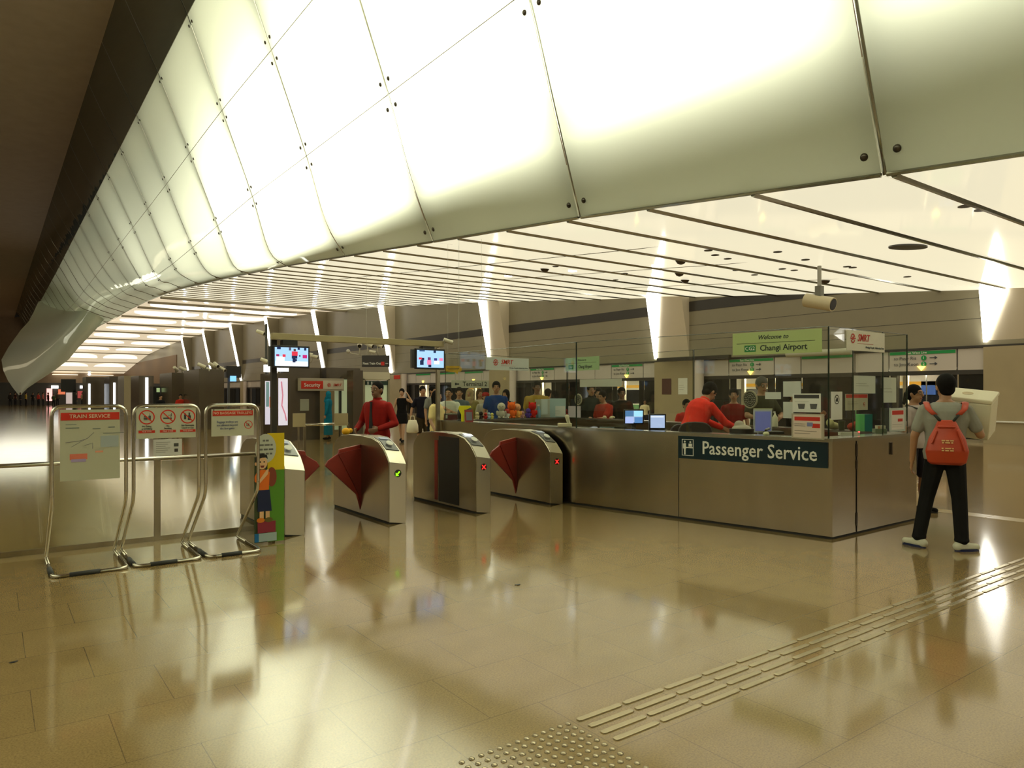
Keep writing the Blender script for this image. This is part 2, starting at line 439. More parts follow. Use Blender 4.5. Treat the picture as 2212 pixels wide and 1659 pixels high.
# the opposite vault on the left, mirrored about the middle of the atrium
bm = B(); prev = None; y = -38.0
while y < 66:
    a, b2 = prof_pts(y); cur = [bm.verts.new((-3 - x, y, z)) for x, z in a + b2[1:]]
    if prev:
        for i in range(len(cur) - 1): bm.faces.new((prev[i], prev[i + 1], cur[i + 1], cur[i]))
    prev = cur; y += 5.5
struct(obj('window_300', bm, 'vault_glass', smooth=True))
bm = B(); strip(bm, lambda y: [(-20, ceil_z(y)), (-12.0 - foot_x(y) + 9.0, ceil_z(y)), (-12.0 - foot_x(y) + 9.0, ceil_z(y) + .1), (-20, ceil_z(y) + .1)]); struct(obj('ceiling_left', bm, 'ceilfar'))
# --- luminous ceiling right of the vault
def ceil_slab(name, ya, yb, m, gap=.03, drop=0., thick=.04, kids=True):
    bm = B()
    vs = []
    for y in (ya + gap, yb - gap):
        for x in (foot_x(y) + .03, 25.6):
            vs.append((x, y, ceil_z(y) - drop)); vs.append((x, y, ceil_z(y) - drop + thick))
    V = [bm.verts.new(v) for v in vs]
    for f in ((0, 2, 6, 4), (1, 5, 7, 3), (0, 1, 3, 2), (4, 6, 7, 5), (0, 4, 5, 1), (2, 3, 7, 6)): bm.faces.new([V[i] for i in f])
    return struct(obj(name, bm, m))
n = 0; y = 4.45 - 2 * 22
while y < 58:
    n += 1; ceil_slab('ceiling_panel', y, y + 2.0, 'ceilpanel', gap=.028)
    # dark metal joint between two panels
    bm = B(); a = (foot_x(y) + .05, y, ceil_z(y) + .0); b_ = (25.2, y, ceil_z(y) + .0)
    tube(bm, [a, b_], .05, 6); struct(obj('ceiling_joint', bm, 'mullion'))
    y += 2.0
yf = y
y = yf
while y < 185:
    st = 6.8 if y < 70 else 13.6
    ceil_slab('ceiling_panel', y, y + st, 'ceilfar', gap=.0)
    bm = B()
    yy = y
    box(bm, foot_x(yy) + .1, 25.0, yy - .25, yy + .25, ceil_z(yy) - .16, ceil_z(yy) - .01)
    struct(obj('ceiling_beam', bm, M['beam_grey']))
    if y > 60:
        for x0 in (foot_x(y) + 1.2, foot_x(y) + 8.2):  # glowing ovals stand in for the bright lit zones of each ceiling bay
            bm = B(); ym = y + st / 2; zz = ceil_z(ym) - .10
            prism(bm, [(x0 + 2.6 + 3.0 * math.cos(a_ * PI / 8), ym + st * .22 * math.sin(a_ * PI / 8)) for a_ in range(16)], zz, zz + .09)
            tag(obj('ceiling_lit_patch', bm, 'lit_patch'), 'bright oval patch of light on the ceiling far down the hall', 'lit ceiling patch', 'far lit patches')
    y += st
# thin cross wires/joints running along the hall in the near ceiling
for xx in (12.6, 16.0, 20.5):
    bm = B(); tube(bm, [(xx, yy, ceil_z(yy) - .004) for yy in (-8, 12, 37)], .012, 6); struct(obj('ceiling_joint', bm, 'mullion'))
# round fittings in the ceiling
q = Vector((15.3, 7.0, 0))
bm = B(); lathe(bm, [(.36, 0), (.36, .03), (.3, .035)], n=28)
t = tag(obj('ceiling_speaker', bm, 'darkgrey', loc=(15.3, 7.0, ceil_z(7.0) - .03)), 'large dark round speaker disc in the luminous ceiling above the counter', 'ceiling speaker')
t.rotation_euler = (math.atan(.0894), 0, 0)
bm = B(); lathe(bm, [(.03, -.1), (.10, -.07), (.13, -.02), (.15, 0), (.15, .01)], n=18)
dome = obj('camera_dome', bm, 'bolt', smooth=True)
tag(dome, 'small dark dome camera on the luminous ceiling', 'dome camera', 'ceiling dome cameras')
first = True
for u, v in ((1471, 563), (1783, 606), (1177, 581), (1468, 590), (1480, 605)):
    lo, hi = 8, 40
    for _ in range(30):
        md = (lo + hi) / 2; w = atd(u, v, md)
        if w.z > ceil_z(w.y): hi = md
        else: lo = md
    w = atd(u, v, lo); d_ = dome if first else dome.copy()
    if not first: C.objects.link(d_)
    first = False; d_.location = (w.x, w.y, ceil_z(w.y) - .005)
bm = B(); lathe(bm, [(.14, 0), (.14, .02), (.1, .03)], n=18)
dl = obj('downlight', bm, glow('downlight_lens', (.8, .9, 1.0), 5)); tag(dl, 'small round white downlight set in the luminous ceiling', 'downlight', 'ceiling downlights')
first = True
for u, v in ((1237, 585), (1098, 596), (1418, 574)):
    lo, hi = 8, 45
    for _ in range(30):
        md = (lo + hi) / 2; w = atd(u, v, md)
        if w.z > ceil_z(w.y): hi = md
        else: lo = md
    w = atd(u, v, lo); d_ = dl if first else dl.copy()
    if not first: C.objects.link(d_)
    first = False; d_.location = (w.x, w.y, ceil_z(w.y) - .02)
bm = B(); lathe(bm, [(.1, 0), (.1, .012), (.07, .015)], n=14)
sp = obj('sprinkler_plate', bm, 'bolt'); tag(sp, 'small dark round plate on the luminous ceiling', 'ceiling plate', 'ceiling plates')
first = True
for u, v in ((1200, 575), (1545, 550), (1572, 558), (1590, 583), (1690, 580), (1716, 583), (1740, 560), (1630, 593), (1830, 575), (1842, 577), (1960, 597), (1530, 540), (1350, 590), (1330, 604), (1680, 543), (2085, 444), (2120, 452)):
    lo, hi = 5, 60
    for _ in range(30):
        md = (lo + hi) / 2; w = atd(u, v, md)
        if w.z > ceil_z(w.y): hi = md
        else: lo = md
    w = atd(u, v, lo); d_ = sp if first else sp.copy()
    if not first: C.objects.link(d_)
    first = False; d_.location = (w.x, w.y, ceil_z(w.y) - .018)

struct(bx('trim_60', (24.93, 24.99, 128, 185, 3.07, 8.0), pbr('orange_brown_wall', (.20, .11, .04), .5)))
# --- platform wall at x = 25
WX = 25.0
bm = B(); 
prev = None
for y in (-41, -3, 12, 24, 37, 50, 63, 78, 91, 105, 130, 150, 186):
    cur = [bm.verts.new((x, y, z)) for x, z in ((WX, 3.02), (WX, ceil_z(y) + 1.2), (WX + .3, ceil_z(y) + 1.2), (WX + .3, 3.02))]
    if prev:
        for i in range(4): bm.faces.new((prev[i], prev[(i + 1) % 4], cur[(i + 1) % 4], cur[i]))
    prev = cur
struct(obj('wall_right', bm, 'wallclad'))
struct(bx('trim_2', (WX - .015, WX + .01, 13.0, 150, 5.18, 5.62), 'band'))
struct(bx('trim_3', (WX - .03, WX + .02, -41, 150, 2.99, 3.06), 'band'))  # dark strip stands in for the shadow gap above the headers
for i_, z_ in enumerate((3.9, 4.55)):
    struct(bx('trim_%d' % (4 + i_), (WX - .004, WX + .01, -12, 100, z_, z_ + .014), 'band'))
PILL = [9.15 + 13.6 * k for k in range(-3, 9)]
seen = 0
for k, P in enumerate(PILL):
    k -= 2
    struct(bx('pillar', (WX - .06, WX + .4, P - 2.3, P, 0, 3.0), 'pillarclad'))
    zt = ceil_z(P) - .02
    # tapering fin with a strip light
    lean = .2 * (zt - 3.2)
    f = tag(bpy.data.objects.new('wall_light', None), 'w', 'wall light', 'tall wall lights above the platform pillars'); C.objects.link(f)
    f.location = (WX, P, 0)
    f['label'] = 'tall leaning white strip light on the platform wall above a pillar'
    bm = B()
    a = [(0, 0, 3.2), (-lean, 0, zt), (0, 0, zt)]; fw = 2.0 if P < 40 else .8
    b_ = [(0, -fw, 3.2), (-lean, -fw, zt), (0, -fw, zt)]
    va = [bm.verts.new(p) for p in a]; vb = [bm.verts.new(p) for p in b_]
    bm.faces.new(va); bm.faces.new(vb[::-1])
    for i in range(3): bm.faces.new((va[i], va[(i + 1) % 3], vb[(i + 1) % 3], vb[i]))
    obj('fin', bm, 'fin' if P < 60 else 'wallclad', f)
    bm = B()
    w0, w1 = (.10, .78) if P < 40 else (.35, .85)
    p = [(-.02, 0.0, 3.15), (-lean - .03, .0, zt), (-lean - .03, -w1, zt), (-.02, -w0, 3.15)]
    lo_ = [bm.verts.new(q) for q in p]; hi_ = [bm.verts.new((q[0] - .05, q[1], q[2])) for q in p]
    bm.faces.new(lo_); bm.faces.new(hi_[::-1])
    for i in range(4): bm.faces.new((lo_[i], lo_[(i + 1) % 4], hi_[(i + 1) % 4], hi_[i]))
    obj('strip_lamp', bm, 'striplight', f)
    # round white column beside the pillar
    bm = B(); cyl(bm, (WX - .25, P - 2.75, 0), (WX - .25, P - 2.75, 3.0), .2); struct(obj('column', bm, 'tube_white', smooth='auto'))
    # door bay between this pillar and the next
    if k == len(PILL) - 3: continue
    Q = PILL[k + 3] - 2.3
    segs = [(P, P + .75, 'b'), (P + .8, P + 2.9, 's'), (P + 2.95, P + 4.1, 'b'), (P + 4.15, P + 6.2, 'm'), (P + 6.25, P + 7.35, 'b'), (P + 7.4, P + 9.5, 's'), (P + 9.55, Q, 'b')]
    for (ya, yb, kind) in segs:
        struct(bx('trim_%d' % (100 + seen), (WX + .02, WX + .12, ya, yb, 2.3, 2.98), 'header')); seen += 1
        if kind in 'sm' and P < 70:
            s_ = thing('line_sign', 'white header panel with a green stripe above %s' % ('the open train doors' if kind == 's' else 'dark platform glass'), 'line sign', (WX + .015, yb, 0), -PI / 2, 'green striped signs over the platform doors')
            L_ = yb - ya
            bx('stripe', (.02, L_ - .02, -.012, 0, 2.86, 2.96), paint(30, 150, 80), s_)
            if P < 30 and kind == 's':
                text('lettering', 'East West Line', .11, 'white', s_, (L_ * .42, -.018, 2.91), bold=.002)
                text('lettering', 'to Pasir Ris', .16, paint(70, 75, 85), s_, (.15, -.012, 2.73), align='LEFT')
                text('lettering', 'to Joo Koon', .16, paint(70, 75, 85), s_, (.15, -.012, 2.53), align='LEFT')
                for zz, nn in ((2.73, '1'), (2.53, '2')):
                    bm = B(); cyl(bm, (1.12, -.01, zz), (1.12, -.018, zz), .085, n=18); dd = obj('platform_number', bm, paint(30, 150, 80), s_)
                    text('numeral', nn, .13, 'white', s_, (1.12, -.022, zz), bold=.004)
                    bm = B(); box(bm, 1.3, 1.48, -.012, -.006, zz - .012, zz + .012); prism(bm, [(1.46, zz - .06), (1.54, zz), (1.46, zz + .06)], -.012, -.006, 'y'); obj('arrow', bm, paint(70, 75, 85), s_)
            if kind == 's':
                bm = B(); prism(bm, [(L_ / 2 - .13, 2.46), (L_ / 2 + .13, 2.46), (L_ / 2, 2.31)], -.05, -.005, 'y')
                obj('door_lamp', bm, glow('amber_lamp', (1, .68, .12), 3.2), s_, label='amber triangle lamp')
        # below the header
        if kind == 'b' or kind == 'm':
            struct(bx('window_%d' % (200 + seen), (WX + .08, WX + .12, ya, yb, 0, 2.28), 'darkpane'))
        else:
            mid = (ya + yb) / 2
            for yy0, yy1 in ((ya, mid - .75), (mid + .75, yb)):
                struct(bx('door_%d' % seen, (WX + .08, WX + .12, yy0, yy1, 0, 2.2), 'darkpane')); seen += 1
    struct(bx('trim_%d' % (400 + k), (WX + .03, WX + .2, P, Q, 2.16, 2.32), 'band'))
    # steel foot rail
    struct(bx('baseboard_%d' % (k + 3), (WX + .02, WX + .1, P, Q, 0, .1), 'steel'))
    if 0 < P < 42 or (P < 0 and P > -8):
        # the train standing behind the doors
        tr = thing('train_car', 'w', 'train', (0, 0, 0)); 
        tr['label'] = {0: 'lit train carriage behind the platform doors outside the right edge', 1: 'lit train carriage behind the doors right of the counter screens, nearest', 2: 'lit train carriage seen past the counter monitors, middle one', 3: 'lit train carriage beyond the man in beige shirt, furthest'}.get(k, 'lit train carriage behind the far platform doors')
        bm = B(); box(bm, 25.5, 28.2, P - 1.5, P + 12.0, -.05, .02); obj('car_floor', bm, paint(120, 115, 105), tr)
        bm = B(); box(bm, 28.1, 28.2, P - 1.5, P + 12.0, 0, 1.0); box(bm, 28.1, 28.2, P - 1.5, P + 12.0, 1.75, 2.3)
        box(bm, 25.5, 28.2, P - 1.5, P - 1.4, 0, 2.3); box(bm, 25.5, 28.2, P + 11.9, P + 12, 0, 2.3)
        obj('car_wall', bm, paint(225, 215, 190), tr)
        bx('car_window', (28.12, 28.18, P - 1.4, P + 11.9, 1.0, 1.75), 'darkpane', tr)
        bx('car_ceiling', (25.5, 28.2, P - 1.5, P + 12, 2.3, 2.36), paint(235, 230, 215), tr)
        bm = B(); box(bm, 25.62, 25.78, P - 1.3, P + 11.8, 2.25, 2.29); obj('car_lamp', bm, glow('train_lamp', (1, .95, .8), 42), tr)
        bm = B(); box(bm, 27.55, 28.1, P + 2.6, P + 7.2, .35, .48); box(bm, 27.95, 28.1, P + 2.6, P + 7.2, .48, .95); obj('bench', bm, paint(70, 110, 60), tr)
        bm = B(); box(bm, 28.02, 28.1, P + .3, P + 10.8, 1.86, 2.0); obj('advert_strip', bm, paint(235, 175, 40), tr)
        for yy in (P + 1.0, P + 2.65, P + 7.6, P + 9.25):
            bm = B(); box(bm, 25.6, 25.72, yy - .08, yy + .08, 0, 2.25); obj('door_pillar', bm, paint(230, 218, 185), tr)
        for yy in (P + 1.6, P + 2.3, P + 8.2, P + 8.9):
            bm = B(); cyl(bm, (26.4, yy, 0), (26.4, yy, 2.3), .022, n=8); obj('grab_pole', bm, 'chrome', tr)

# ================================================================ placement on vertical planes
def online(u, a, b):
    """plan point where image column u meets the line a-b"""
    t = (u - CU) / FPX
    dx, dy = SI + t * CO, CO - t * SI
    ex, ey = b[0] - a[0], b[1] - a[1]
    det = dx * -ey + ex * dy
    d = (a[0] * -ey + ex * a[1]) / det
    return Vector((d * dx, d * dy, 0)), d
def zat(v, d): return EYE + (CV - v) / FPX * d
def board(name, label, cat, u0, u1, vt, vb, a, b, mat, th=.006, group=None, out=.0, items=(), bname='panel', shape=None):
    """flat sign seen from image column u0 to u1, rows vt..vb (taken at u0), on plan line a-b"""
    p, d0 = online(u0, a, b); q, d1 = online(u1, a, b)
    zt, zb = zat(vt, d0), zat(vb, d0)
    w = (q - p).length; h = zt - zb
    rz = rot_to(p, q)
    n = Vector((math.sin(rz), -math.cos(rz), 0))
    o = thing(name, label, cat, (p.x + n.x * out, p.y + n.y * out, zb), rz, group)
    if shape: 
        bm = B(); prism(bm, [(x * w, z * h) for x, z in shape], -th, 0, 'y'); obj(bname, bm, mat, o)
    else: bx(bname, (0, w, -th, 0, 0, h), mat, o, bevel=.0015 if th > .004 else 0)
    y = -th - .001
    for k, it in enumerate(items):
        yy = y - .0006 * (k % 4)
        if it[0] == 'r': bx(it[6], (it[1] * w, it[2] * w, yy, -th + .001, it[3] * h, it[4] * h), it[5], o)
        elif it[0] == 't':   # text, size frac of h, x, z, mat, kwargs
            kw = it[6] if len(it) > 6 else {}
            text('lettering', it[1], it[2] * h, it[5], o, (it[3] * w, yy, it[4] * h), **kw)
        elif it[0] == 'no':  # prohibition ring: x, z, r (in h), glyph kind
            x, z, r = it[1] * w, it[2] * h, it[3] * h
            bm = B(); n_ = 28
            A = [bm.verts.new((x + r * math.cos(2 * PI * i / n_), yy, z + r * math.sin(2 * PI * i / n_))) for i in range(n_)]
            D = [bm.verts.new((x + r * .8 * math.cos(2 * PI * i / n_), yy, z + r * .8 * math.sin(2 * PI * i / n_))) for i in range(n_)]
            for i in range(n_): bm.faces.new((A[i], A[(i + 1) % n_], D[(i + 1) % n_], D[i]))
            c_, s_ = math.cos(-PI / 4), math.sin(-PI / 4)
            pp = [(-.85, -.09), (.85, -.09), (.85, .09), (-.85, .09)]
            bm.faces.new([bm.verts.new((x + r * (c_ * e - s_ * g), yy - .0005, z + r * (s_ * e + c_ * g))) for e, g in pp])
            obj('prohibition_mark', bm, it[5], o)
            bm = B(); kk = it[4]
            yq = -th - .0006
            def R(x0, x1, z0, z1): box(bm, x + x0 * r, x + x1 * r, yq, yq + .0008, z + z0 * r, z + z1 * r)
            if kk == 'food': R(-.45, .1, -.45, .0); R(-.3, -.05, .0, .12); prism(bm, [(x + .15 * r, z - .45 * r), (x + .45 * r, z - .45 * r), (x + .52 * r, z + .4 * r), (x + .08 * r, z + .4 * r)], yq, yq + .0008, 'y')
            elif kk == 'smoke': R(-.6, .25, -.25, -.08); R(.32, .5, -.25, -.08); R(.3, .38, 0, .4); R(.45, .53, .05, .5)
            elif kk == 'fuel': R(-.5, -.15, -.5, .4); R(.05, .45, -.5, .2); prism(bm, [(x + .05 * r, z + .2 * r), (x + .25 * r, z + .6 * r), (x + .45 * r, z + .2 * r)], yq, yq + .0008, 'y')
            elif kk == 'trolley': prism(bm, [(x - .45 * r, z - .35 * r), (x + .35 * r, z - .35 * r), (x + .35 * r, z - .2 * r), (x - .3 * r, z - .2 * r), (x - .3 * r, z + .45 * r), (x - .45 * r, z + .45 * r)], yq, yq + .0008, 'y'); R(-.2, .2, -.15, .3)
            obj('symbol', bm, paint(45, 45, 45), o)
    o['w'] = w; o['h'] = h
    return o

# ================================================================ FARE GATES
PRF = [(7.62, .03), (7.62, .74), (7.66, .79), (7.75, .88), (7.89, .96), (8.08, 1.0), (8.35, 1.015), (8.75, 1.015), (9.02, .995), (9.18, .93), (9.27, .84), (9.29, .78), (9.29, .08), (9.29, .03)]
def gate(x, label, ind, left, right, lit=False):
    g = thing('fare_gate', label, 'ticket gate', (x, 7.6, 0), 0, None)
    w = .235
    bm = B(); pr = [(y - 7.6, z) for y, z in PRF]
    # right side of the nose is pulled down a little so the reader faces the passenger
    lo = [bm.verts.new((0, y, z)) for y, z in pr]
    hi = [bm.verts.new((w, y, z - (.035 if (z > .7 and y < .4) else 0))) for y, z in pr]
    bm.faces.new(lo); bm.faces.new(hi[::-1])
    for i in range(len(pr)):
        j = (i + 1) % len(pr); bm.faces.new((lo[i], lo[j], hi[j], hi[i]))
    obj('body', bm, 'steel', g, bevel=.006)
    bx('plinth', (.012, w - .012, .03, 1.68, 0, .05), 'rubber', g)
    # bright nose plate following the slope
    def nose(y0, y1, x0, x1, off, th):
        pts = [(y, z) for y, z in pr if y0 - 1e-6 <= y <= y1 + 1e-6]
        bm = B(); rows = []
        for (y, z) in pts:
            row = []
            for xx in (x0, x1):
                zz = z - (.035 * xx / w if y < .4 else 0)
                row.append((xx, y, zz))
            rows.append(row)
        def nrm(i):
            a = pts[max(i - 1, 0)]; b_ = pts[min(i + 1, len(pts) - 1)]
            t = Vector((0, b_[0] - a[0], b_[1] - a[1])).normalized(); return Vector((0, -t.z, t.y))
        L_ = [[bm.verts.new(Vector(p) + nrm(i) * off) for p in r] for i, r in enumerate(rows)]
        U_ = [[bm.verts.new(Vector(p) + nrm(i) * (off + th)) for p in r] for i, r in enumerate(rows)]
        for i in range(len(rows) - 1):
            bm.faces.new((L_[i][0], L_[i + 1][0], L_[i + 1][1], L_[i][1])); bm.faces.new((U_[i][0], U_[i][1], U_[i + 1][1], U_[i + 1][0]))
            for c_ in (0, 1): bm.faces.new((L_[i][c_], U_[i][c_], U_[i + 1][c_], L_[i + 1][c_]))
        for i in (0, -1): bm.faces.new((L_[i][0], L_[i][1], U_[i][1], U_[i][0]))
        return bm
    obj('nose_plate', nose(.015, .8, .012, w - .012, .001, .004), 'steel_light', g, smooth='auto')
    rd = obj('card_reader', nose(.13, .5, .03, w - .03, .005, .008), 'darkgrey', g, smooth='auto')
    # screen and card pad on the reader
    bm = B(); box(bm, -.06, .06, -.035, .035, 0, .004)
    s_ = obj('screen', bm, glow('reader_screen_lit', (.95, 1, .95), 3.5) if lit else glow('reader_screen', (.75, .8, .7), .55), rd)
    s_.location = (.115, .385, 1.0); s_.rotation_euler = (math.radians(13), math.radians(6), 0)
    bm = B(); lathe(bm, [(.045, 0), (.045, .006), (.036, .010), (.03, .010)], n=24)
    pd = obj('card_pad', bm, 'white', rd, smooth='auto'); pd.location = (.12, .235, .947); pd.rotation_euler = (math.radians(33), math.radians(6), 0)
    # indicator on the front
    bm = B(); cyl(bm, (.12, .022, .60), (.12, .012, .60), .045, n=28)
    if ind != 'n': di = obj('indicator', bm, 'black', g)
    bm = B()
    def quad(c, s, ang, wd, ln):
        ca, sa = math.cos(ang), math.sin(ang)
        prism(bm, [(.12 + ca * e - sa * f_, .60 + sa * e + ca * f_) for e, f_ in ((-ln, -wd), (ln, -wd), (ln, wd), (-ln, wd))], .009, .012, 'y')
    if ind == 'x':
        quad(0, 0, PI / 4, .0065, .036); quad(0, 0, -PI / 4, .0065, .036)
        obj('cross_lamp', bm, glow('red_lamp', (1, .02, .015), 2.2), di)
    elif ind == 'a':
        quad(0, 0, PI / 4, .0085, .03)
        prism(bm, [(.12 - .03, .60 - .03), (.12 + .012, .60 - .03), (.12 - .03, .60 + .012)], .009, .012, 'y')
        obj('arrow_lamp', bm, glow('green_lamp', (.25, .95, .01), 2.0), di)
    # flap leaves
    def flap(side):
        sx = -1 if side < 0 else 1; x0 = 0 if side < 0 else w
        bm = B(); pts = [(0, .07), (.055, .27), (.47, .66), (.43, .72), (.30, .80), (.285, .855), (0, .905)]
        prism(bm, [(x0 + sx * a, b_) for a, b_ in pts], .80, .835, 'y')
        f_ = obj('flap', bm, 'red_flap', g, bevel=.008)
        bm = B(); prism(bm, [(x0 + sx * a, b_) for a, b_ in ((.0, .13), (.045, .3), (.30, .80), (.0, .86))], .785, .80, 'y')
        obj('flap_cover', bm, pbr('red_flap_inner', (.20, .017, .01), .35), f_)
    def slot(side):
        x0 = -.003 if side < 0 else w - .001
        bx('flap_slot', (x0, x0 + .004, .42, .95, .06, .96), 'black', g)
        bx('flap_edge', (x0 - .002, x0 + .005, .98, 1.06, .07, .90), 'red_flap', g)
    {'f': lambda: flap(-1), 's': lambda: slot(-1), 'n': lambda: None}[left]()
    {'f': lambda: flap(1), 's': lambda: slot(1), 'n': lambda: None}[right]()
    return g
gate(2.55, 'steel fare gate behind the cartoon boy board, red flap open to its right', 'n', 'n', 'f')
gate(3.79, 'steel fare gate with the green arrow lamp', 'a', 'f', 'n')
gate(5.02, 'steel fare gate with red cross lamp, closed flap slot and bright white screen', 'x', 's', 'n', lit=True)
gate(6.25, 'steel fare gate with a red cross lamp beside the service counter', 'x', 'f', 'n')

# ================================================================ SERVICE COUNTER
CC, CP, CA, CB, CD = (7.18, 4.05), (6.56, 7.5), (6.56, 11.15), (9.7, 11.25), (9.12, 4.07)
TOPZ = 1.07
def inset(poly, k):
    n = len(poly); out = []
    for i in range(n):
        p0, p1, p2 = Vector(poly[i - 1]), Vector(poly[i]), Vector(poly[(i + 1) % n])
        a = (p1 - p0).normalized(); b_ = (p2 - p1).normalized()
        na = Vector((a.y, -a.x)); nb = Vector((b_.y, -b_.x))
        m_ = (na + nb).normalized(); out.append(p1 + m_ * (k / max(.3, m_.dot(na))))
    return out
POLY = [CC, CP, CA, CB, CD]          # clockwise in plan, so the inside is to the right of each edge
cnt = thing('service_counter', 'steel passenger service counter with glass screens at the end of the gate row', 'service counter', (0, 0, 0))
def wall_ring(bm, k0, k1, z0, z1, segs=None):
    a, b_ = inset(POLY, k0), inset(POLY, k1)
    for i in (segs if segs is not None else range(len(POLY))):
        j = (i + 1) % len(POLY); prism(bm, [a[i], a[j], b_[j], b_[i]], z0, z1)
for i, nm in enumerate(('front_panel', 'front_panel', 'end_panel', 'back_panel', 'side_panel')):
    bm = B(); wall_ring(bm, 0, .05, .03, TOPZ - .03, [i]); obj(nm, bm, 'steel', cnt)
bm = B(); wall_ring(bm, .02, .05, 0, .03); obj('plinth', bm, 'rubber', cnt)
bm = B(); wall_ring(bm, -.008, .26, TOPZ - .03, TOPZ); obj('worktop', bm, pbr('worktop_steel', (.42, .41, .36), .2, .9), cnt)
bm = B(); wall_ring(bm, .06, .80, .70, .74, [0, 1, 3]); obj('desk', bm, paint(60, 52, 44, .4), cnt)
# vertical panel joints and hinges on the right side
for u in (1850,):
    p, d = online(u, CC, CD)
    bx('panel_joint', (p.x - .003, p.x + .003, CC[1] - .003, CC[1] + .01, .03, 1.03), 'black', cnt)
for u, za, zb in ((1850, .86, 1.0), (1850, .72, .82), (1850, .1, .24), (1924, .84, .98)):
    p, d = online(u, CC, CD); bx('hinge', (p.x - .014, p.x + .014, CC[1] - .004, CC[1] + .02, za, zb), 'bolt', cnt)
p, d = online(1466, CC, CP)
bx('panel_joint', (p.x - .004, p.x + .002, p.y - .003, p.y + .003, .03, 1.03), 'black', cnt)
# glass screens
GI = .07
gin = inset(POLY, GI); gin2 = inset(POLY, GI + .012)
GT = 2.27
segs = [(0, 1), (1, 2), (2, 3), (3, 4), (4, 0)]
def pane(a, b_, ta, tb, z0, z1, label=None):
    A0 = a[0].lerp(a[1], ta); A1 = a[0].lerp(a[1], tb); B0 = b_[0].lerp(b_[1], ta); B1 = b_[0].lerp(b_[1], tb)
    bm = B(); prism(bm, [A0, A1, B1, B0], z0, z1); g = obj('glass_screen', bm, 'glass', cnt)
    bm = B()
    for q0, q1 in ((A0, B0), (A1, B1)):
        m_ = (q0 + q1) / 2; box(bm, m_.x - .004, m_.x + .004, m_.y - .004, m_.y + .004, z0, z1)
    tube(bm, [(*((A0 + B0) / 2), z1), (*((A1 + B1) / 2), z1)], .0035, 4)
    obj('glass_edge', bm, 'glassedge', g)
for (i, j), cuts in zip(segs, ([0, 1], [0, 1], [0, 1], [0, .5, 1], [0, .34, .72, 1])):
    for ta, tb in zip(cuts, cuts[1:]):
        z0 = TOPZ if i != 3 else TOPZ + .14
        pane((gin[i], gin[j]), (gin2[i], gin2[j]), ta + .0015, tb - .0015, z0, GT)
# the big sign board on the front
p0, d0 = online(1466, CC, CP); p1, d1 = online(1789, CC, CP)
rz = rot_to(p0, p1); n_ = Vector((math.sin(rz), -math.cos(rz), 0)); w = (p1 - p0).length
zb_, zt_ = zat(989, d0), zat(941, d0)
sb = bpy.data.objects.new('sign_board', None)
bm = B(); box(bm, 0, w, -.012, 0, 0, zt_ - zb_)
sb = obj('sign_board', bm, paint(10, 38, 48, .3), cnt, label='dark blue board with white lettering'); sb.location = (p0.x + n_.x * .001, p0.y + n_.y * .001, zb_); sb.rotation_euler = (0, 0, rz)
h = zt_ - zb_
text('lettering', 'Passenger Service', h * .80, 'white', sb, (w * .560, -.014, h * .50), bold=.0022, sx=w * .80 / (h * .80 * 7.55))
bm = B()
for x0, x1, z0, z1 in ((.03, .118, .84, .865), (.03, .118, .13, .155), (.03, .034, .13, .865), (.114, .118, .13, .865)): box(bm, x0 * w, x1 * w, -.0145, -.011, z0 * h, z1 * h)
for cx, zc_, r in ((.052, .75, .012), (.094, .74, .012)): cyl(bm, (cx * w, -.011, zc_ * h), (cx * w, -.0145, zc_ * h), r, n=14)
box(bm, .043 * w, .061 * w, -.0145, -.011, .42 * h, .68 * h); box(bm, .046 * w, .0515 * w, -.0145, -.011, .18 * h, .44 * h); box(bm, .0525 * w, .058 * w, -.0145, -.011, .18 * h, .44 * h)
box(bm, .039 * w, .043 * w, -.0145, -.011, .45 * h, .66 * h); box(bm, .061 * w, .113 * w, -.0145, -.011, .47 * h, .52 * h); box(bm, .081 * w, .107 * w, -.0145, -.011, .54 * h, .67 * h)
obj('pictogram', bm, 'white', sb)

# ---- signs hung on the glass
gf = (tuple(inset(POLY, GI - .008)[0]), tuple(inset(POLY, GI - .008)[1]))
gl = (tuple(inset(POLY, GI - .008)[4]), tuple(inset(POLY, GI - .008)[0]))
gl2 = (tuple(inset(POLY, GI - .008)[3]), tuple(inset(POLY, GI - .008)[4]))
ge = (tuple(inset(POLY, GI + .02)[2]), tuple(inset(POLY, GI + .02)[3]))
gb = (tuple(inset(POLY, GI + .02)[3]), tuple(inset(POLY, GI + .02)[4]))
GRN = paint(180, 200, 135); DK = paint(35, 45, 45); REDP = paint(200, 45, 25); DGRN = paint(25, 125, 60)
SH = dict(shear=.3)
board('hanging_sign', 'pale green welcome sign on the front glass above the long counter sign', 'sign', 1583, 1776, 721, 768, *gf, GRN,
      items=[('t', 'Welcome to', .27, .47, .75, DK, dict(shear=.3, bold=.001)), ('r', .05, .93, .50, .52, DK, 'rule'), ('r', .145, .275, .13, .42, DGRN, 'code_box'),
             ('t', 'CG2', .24, .21, .275, 'white', dict(bold=.002)), ('t', 'Changi Airport', .36, .585, .27, DK, dict(bold=.003, sx=.95))])
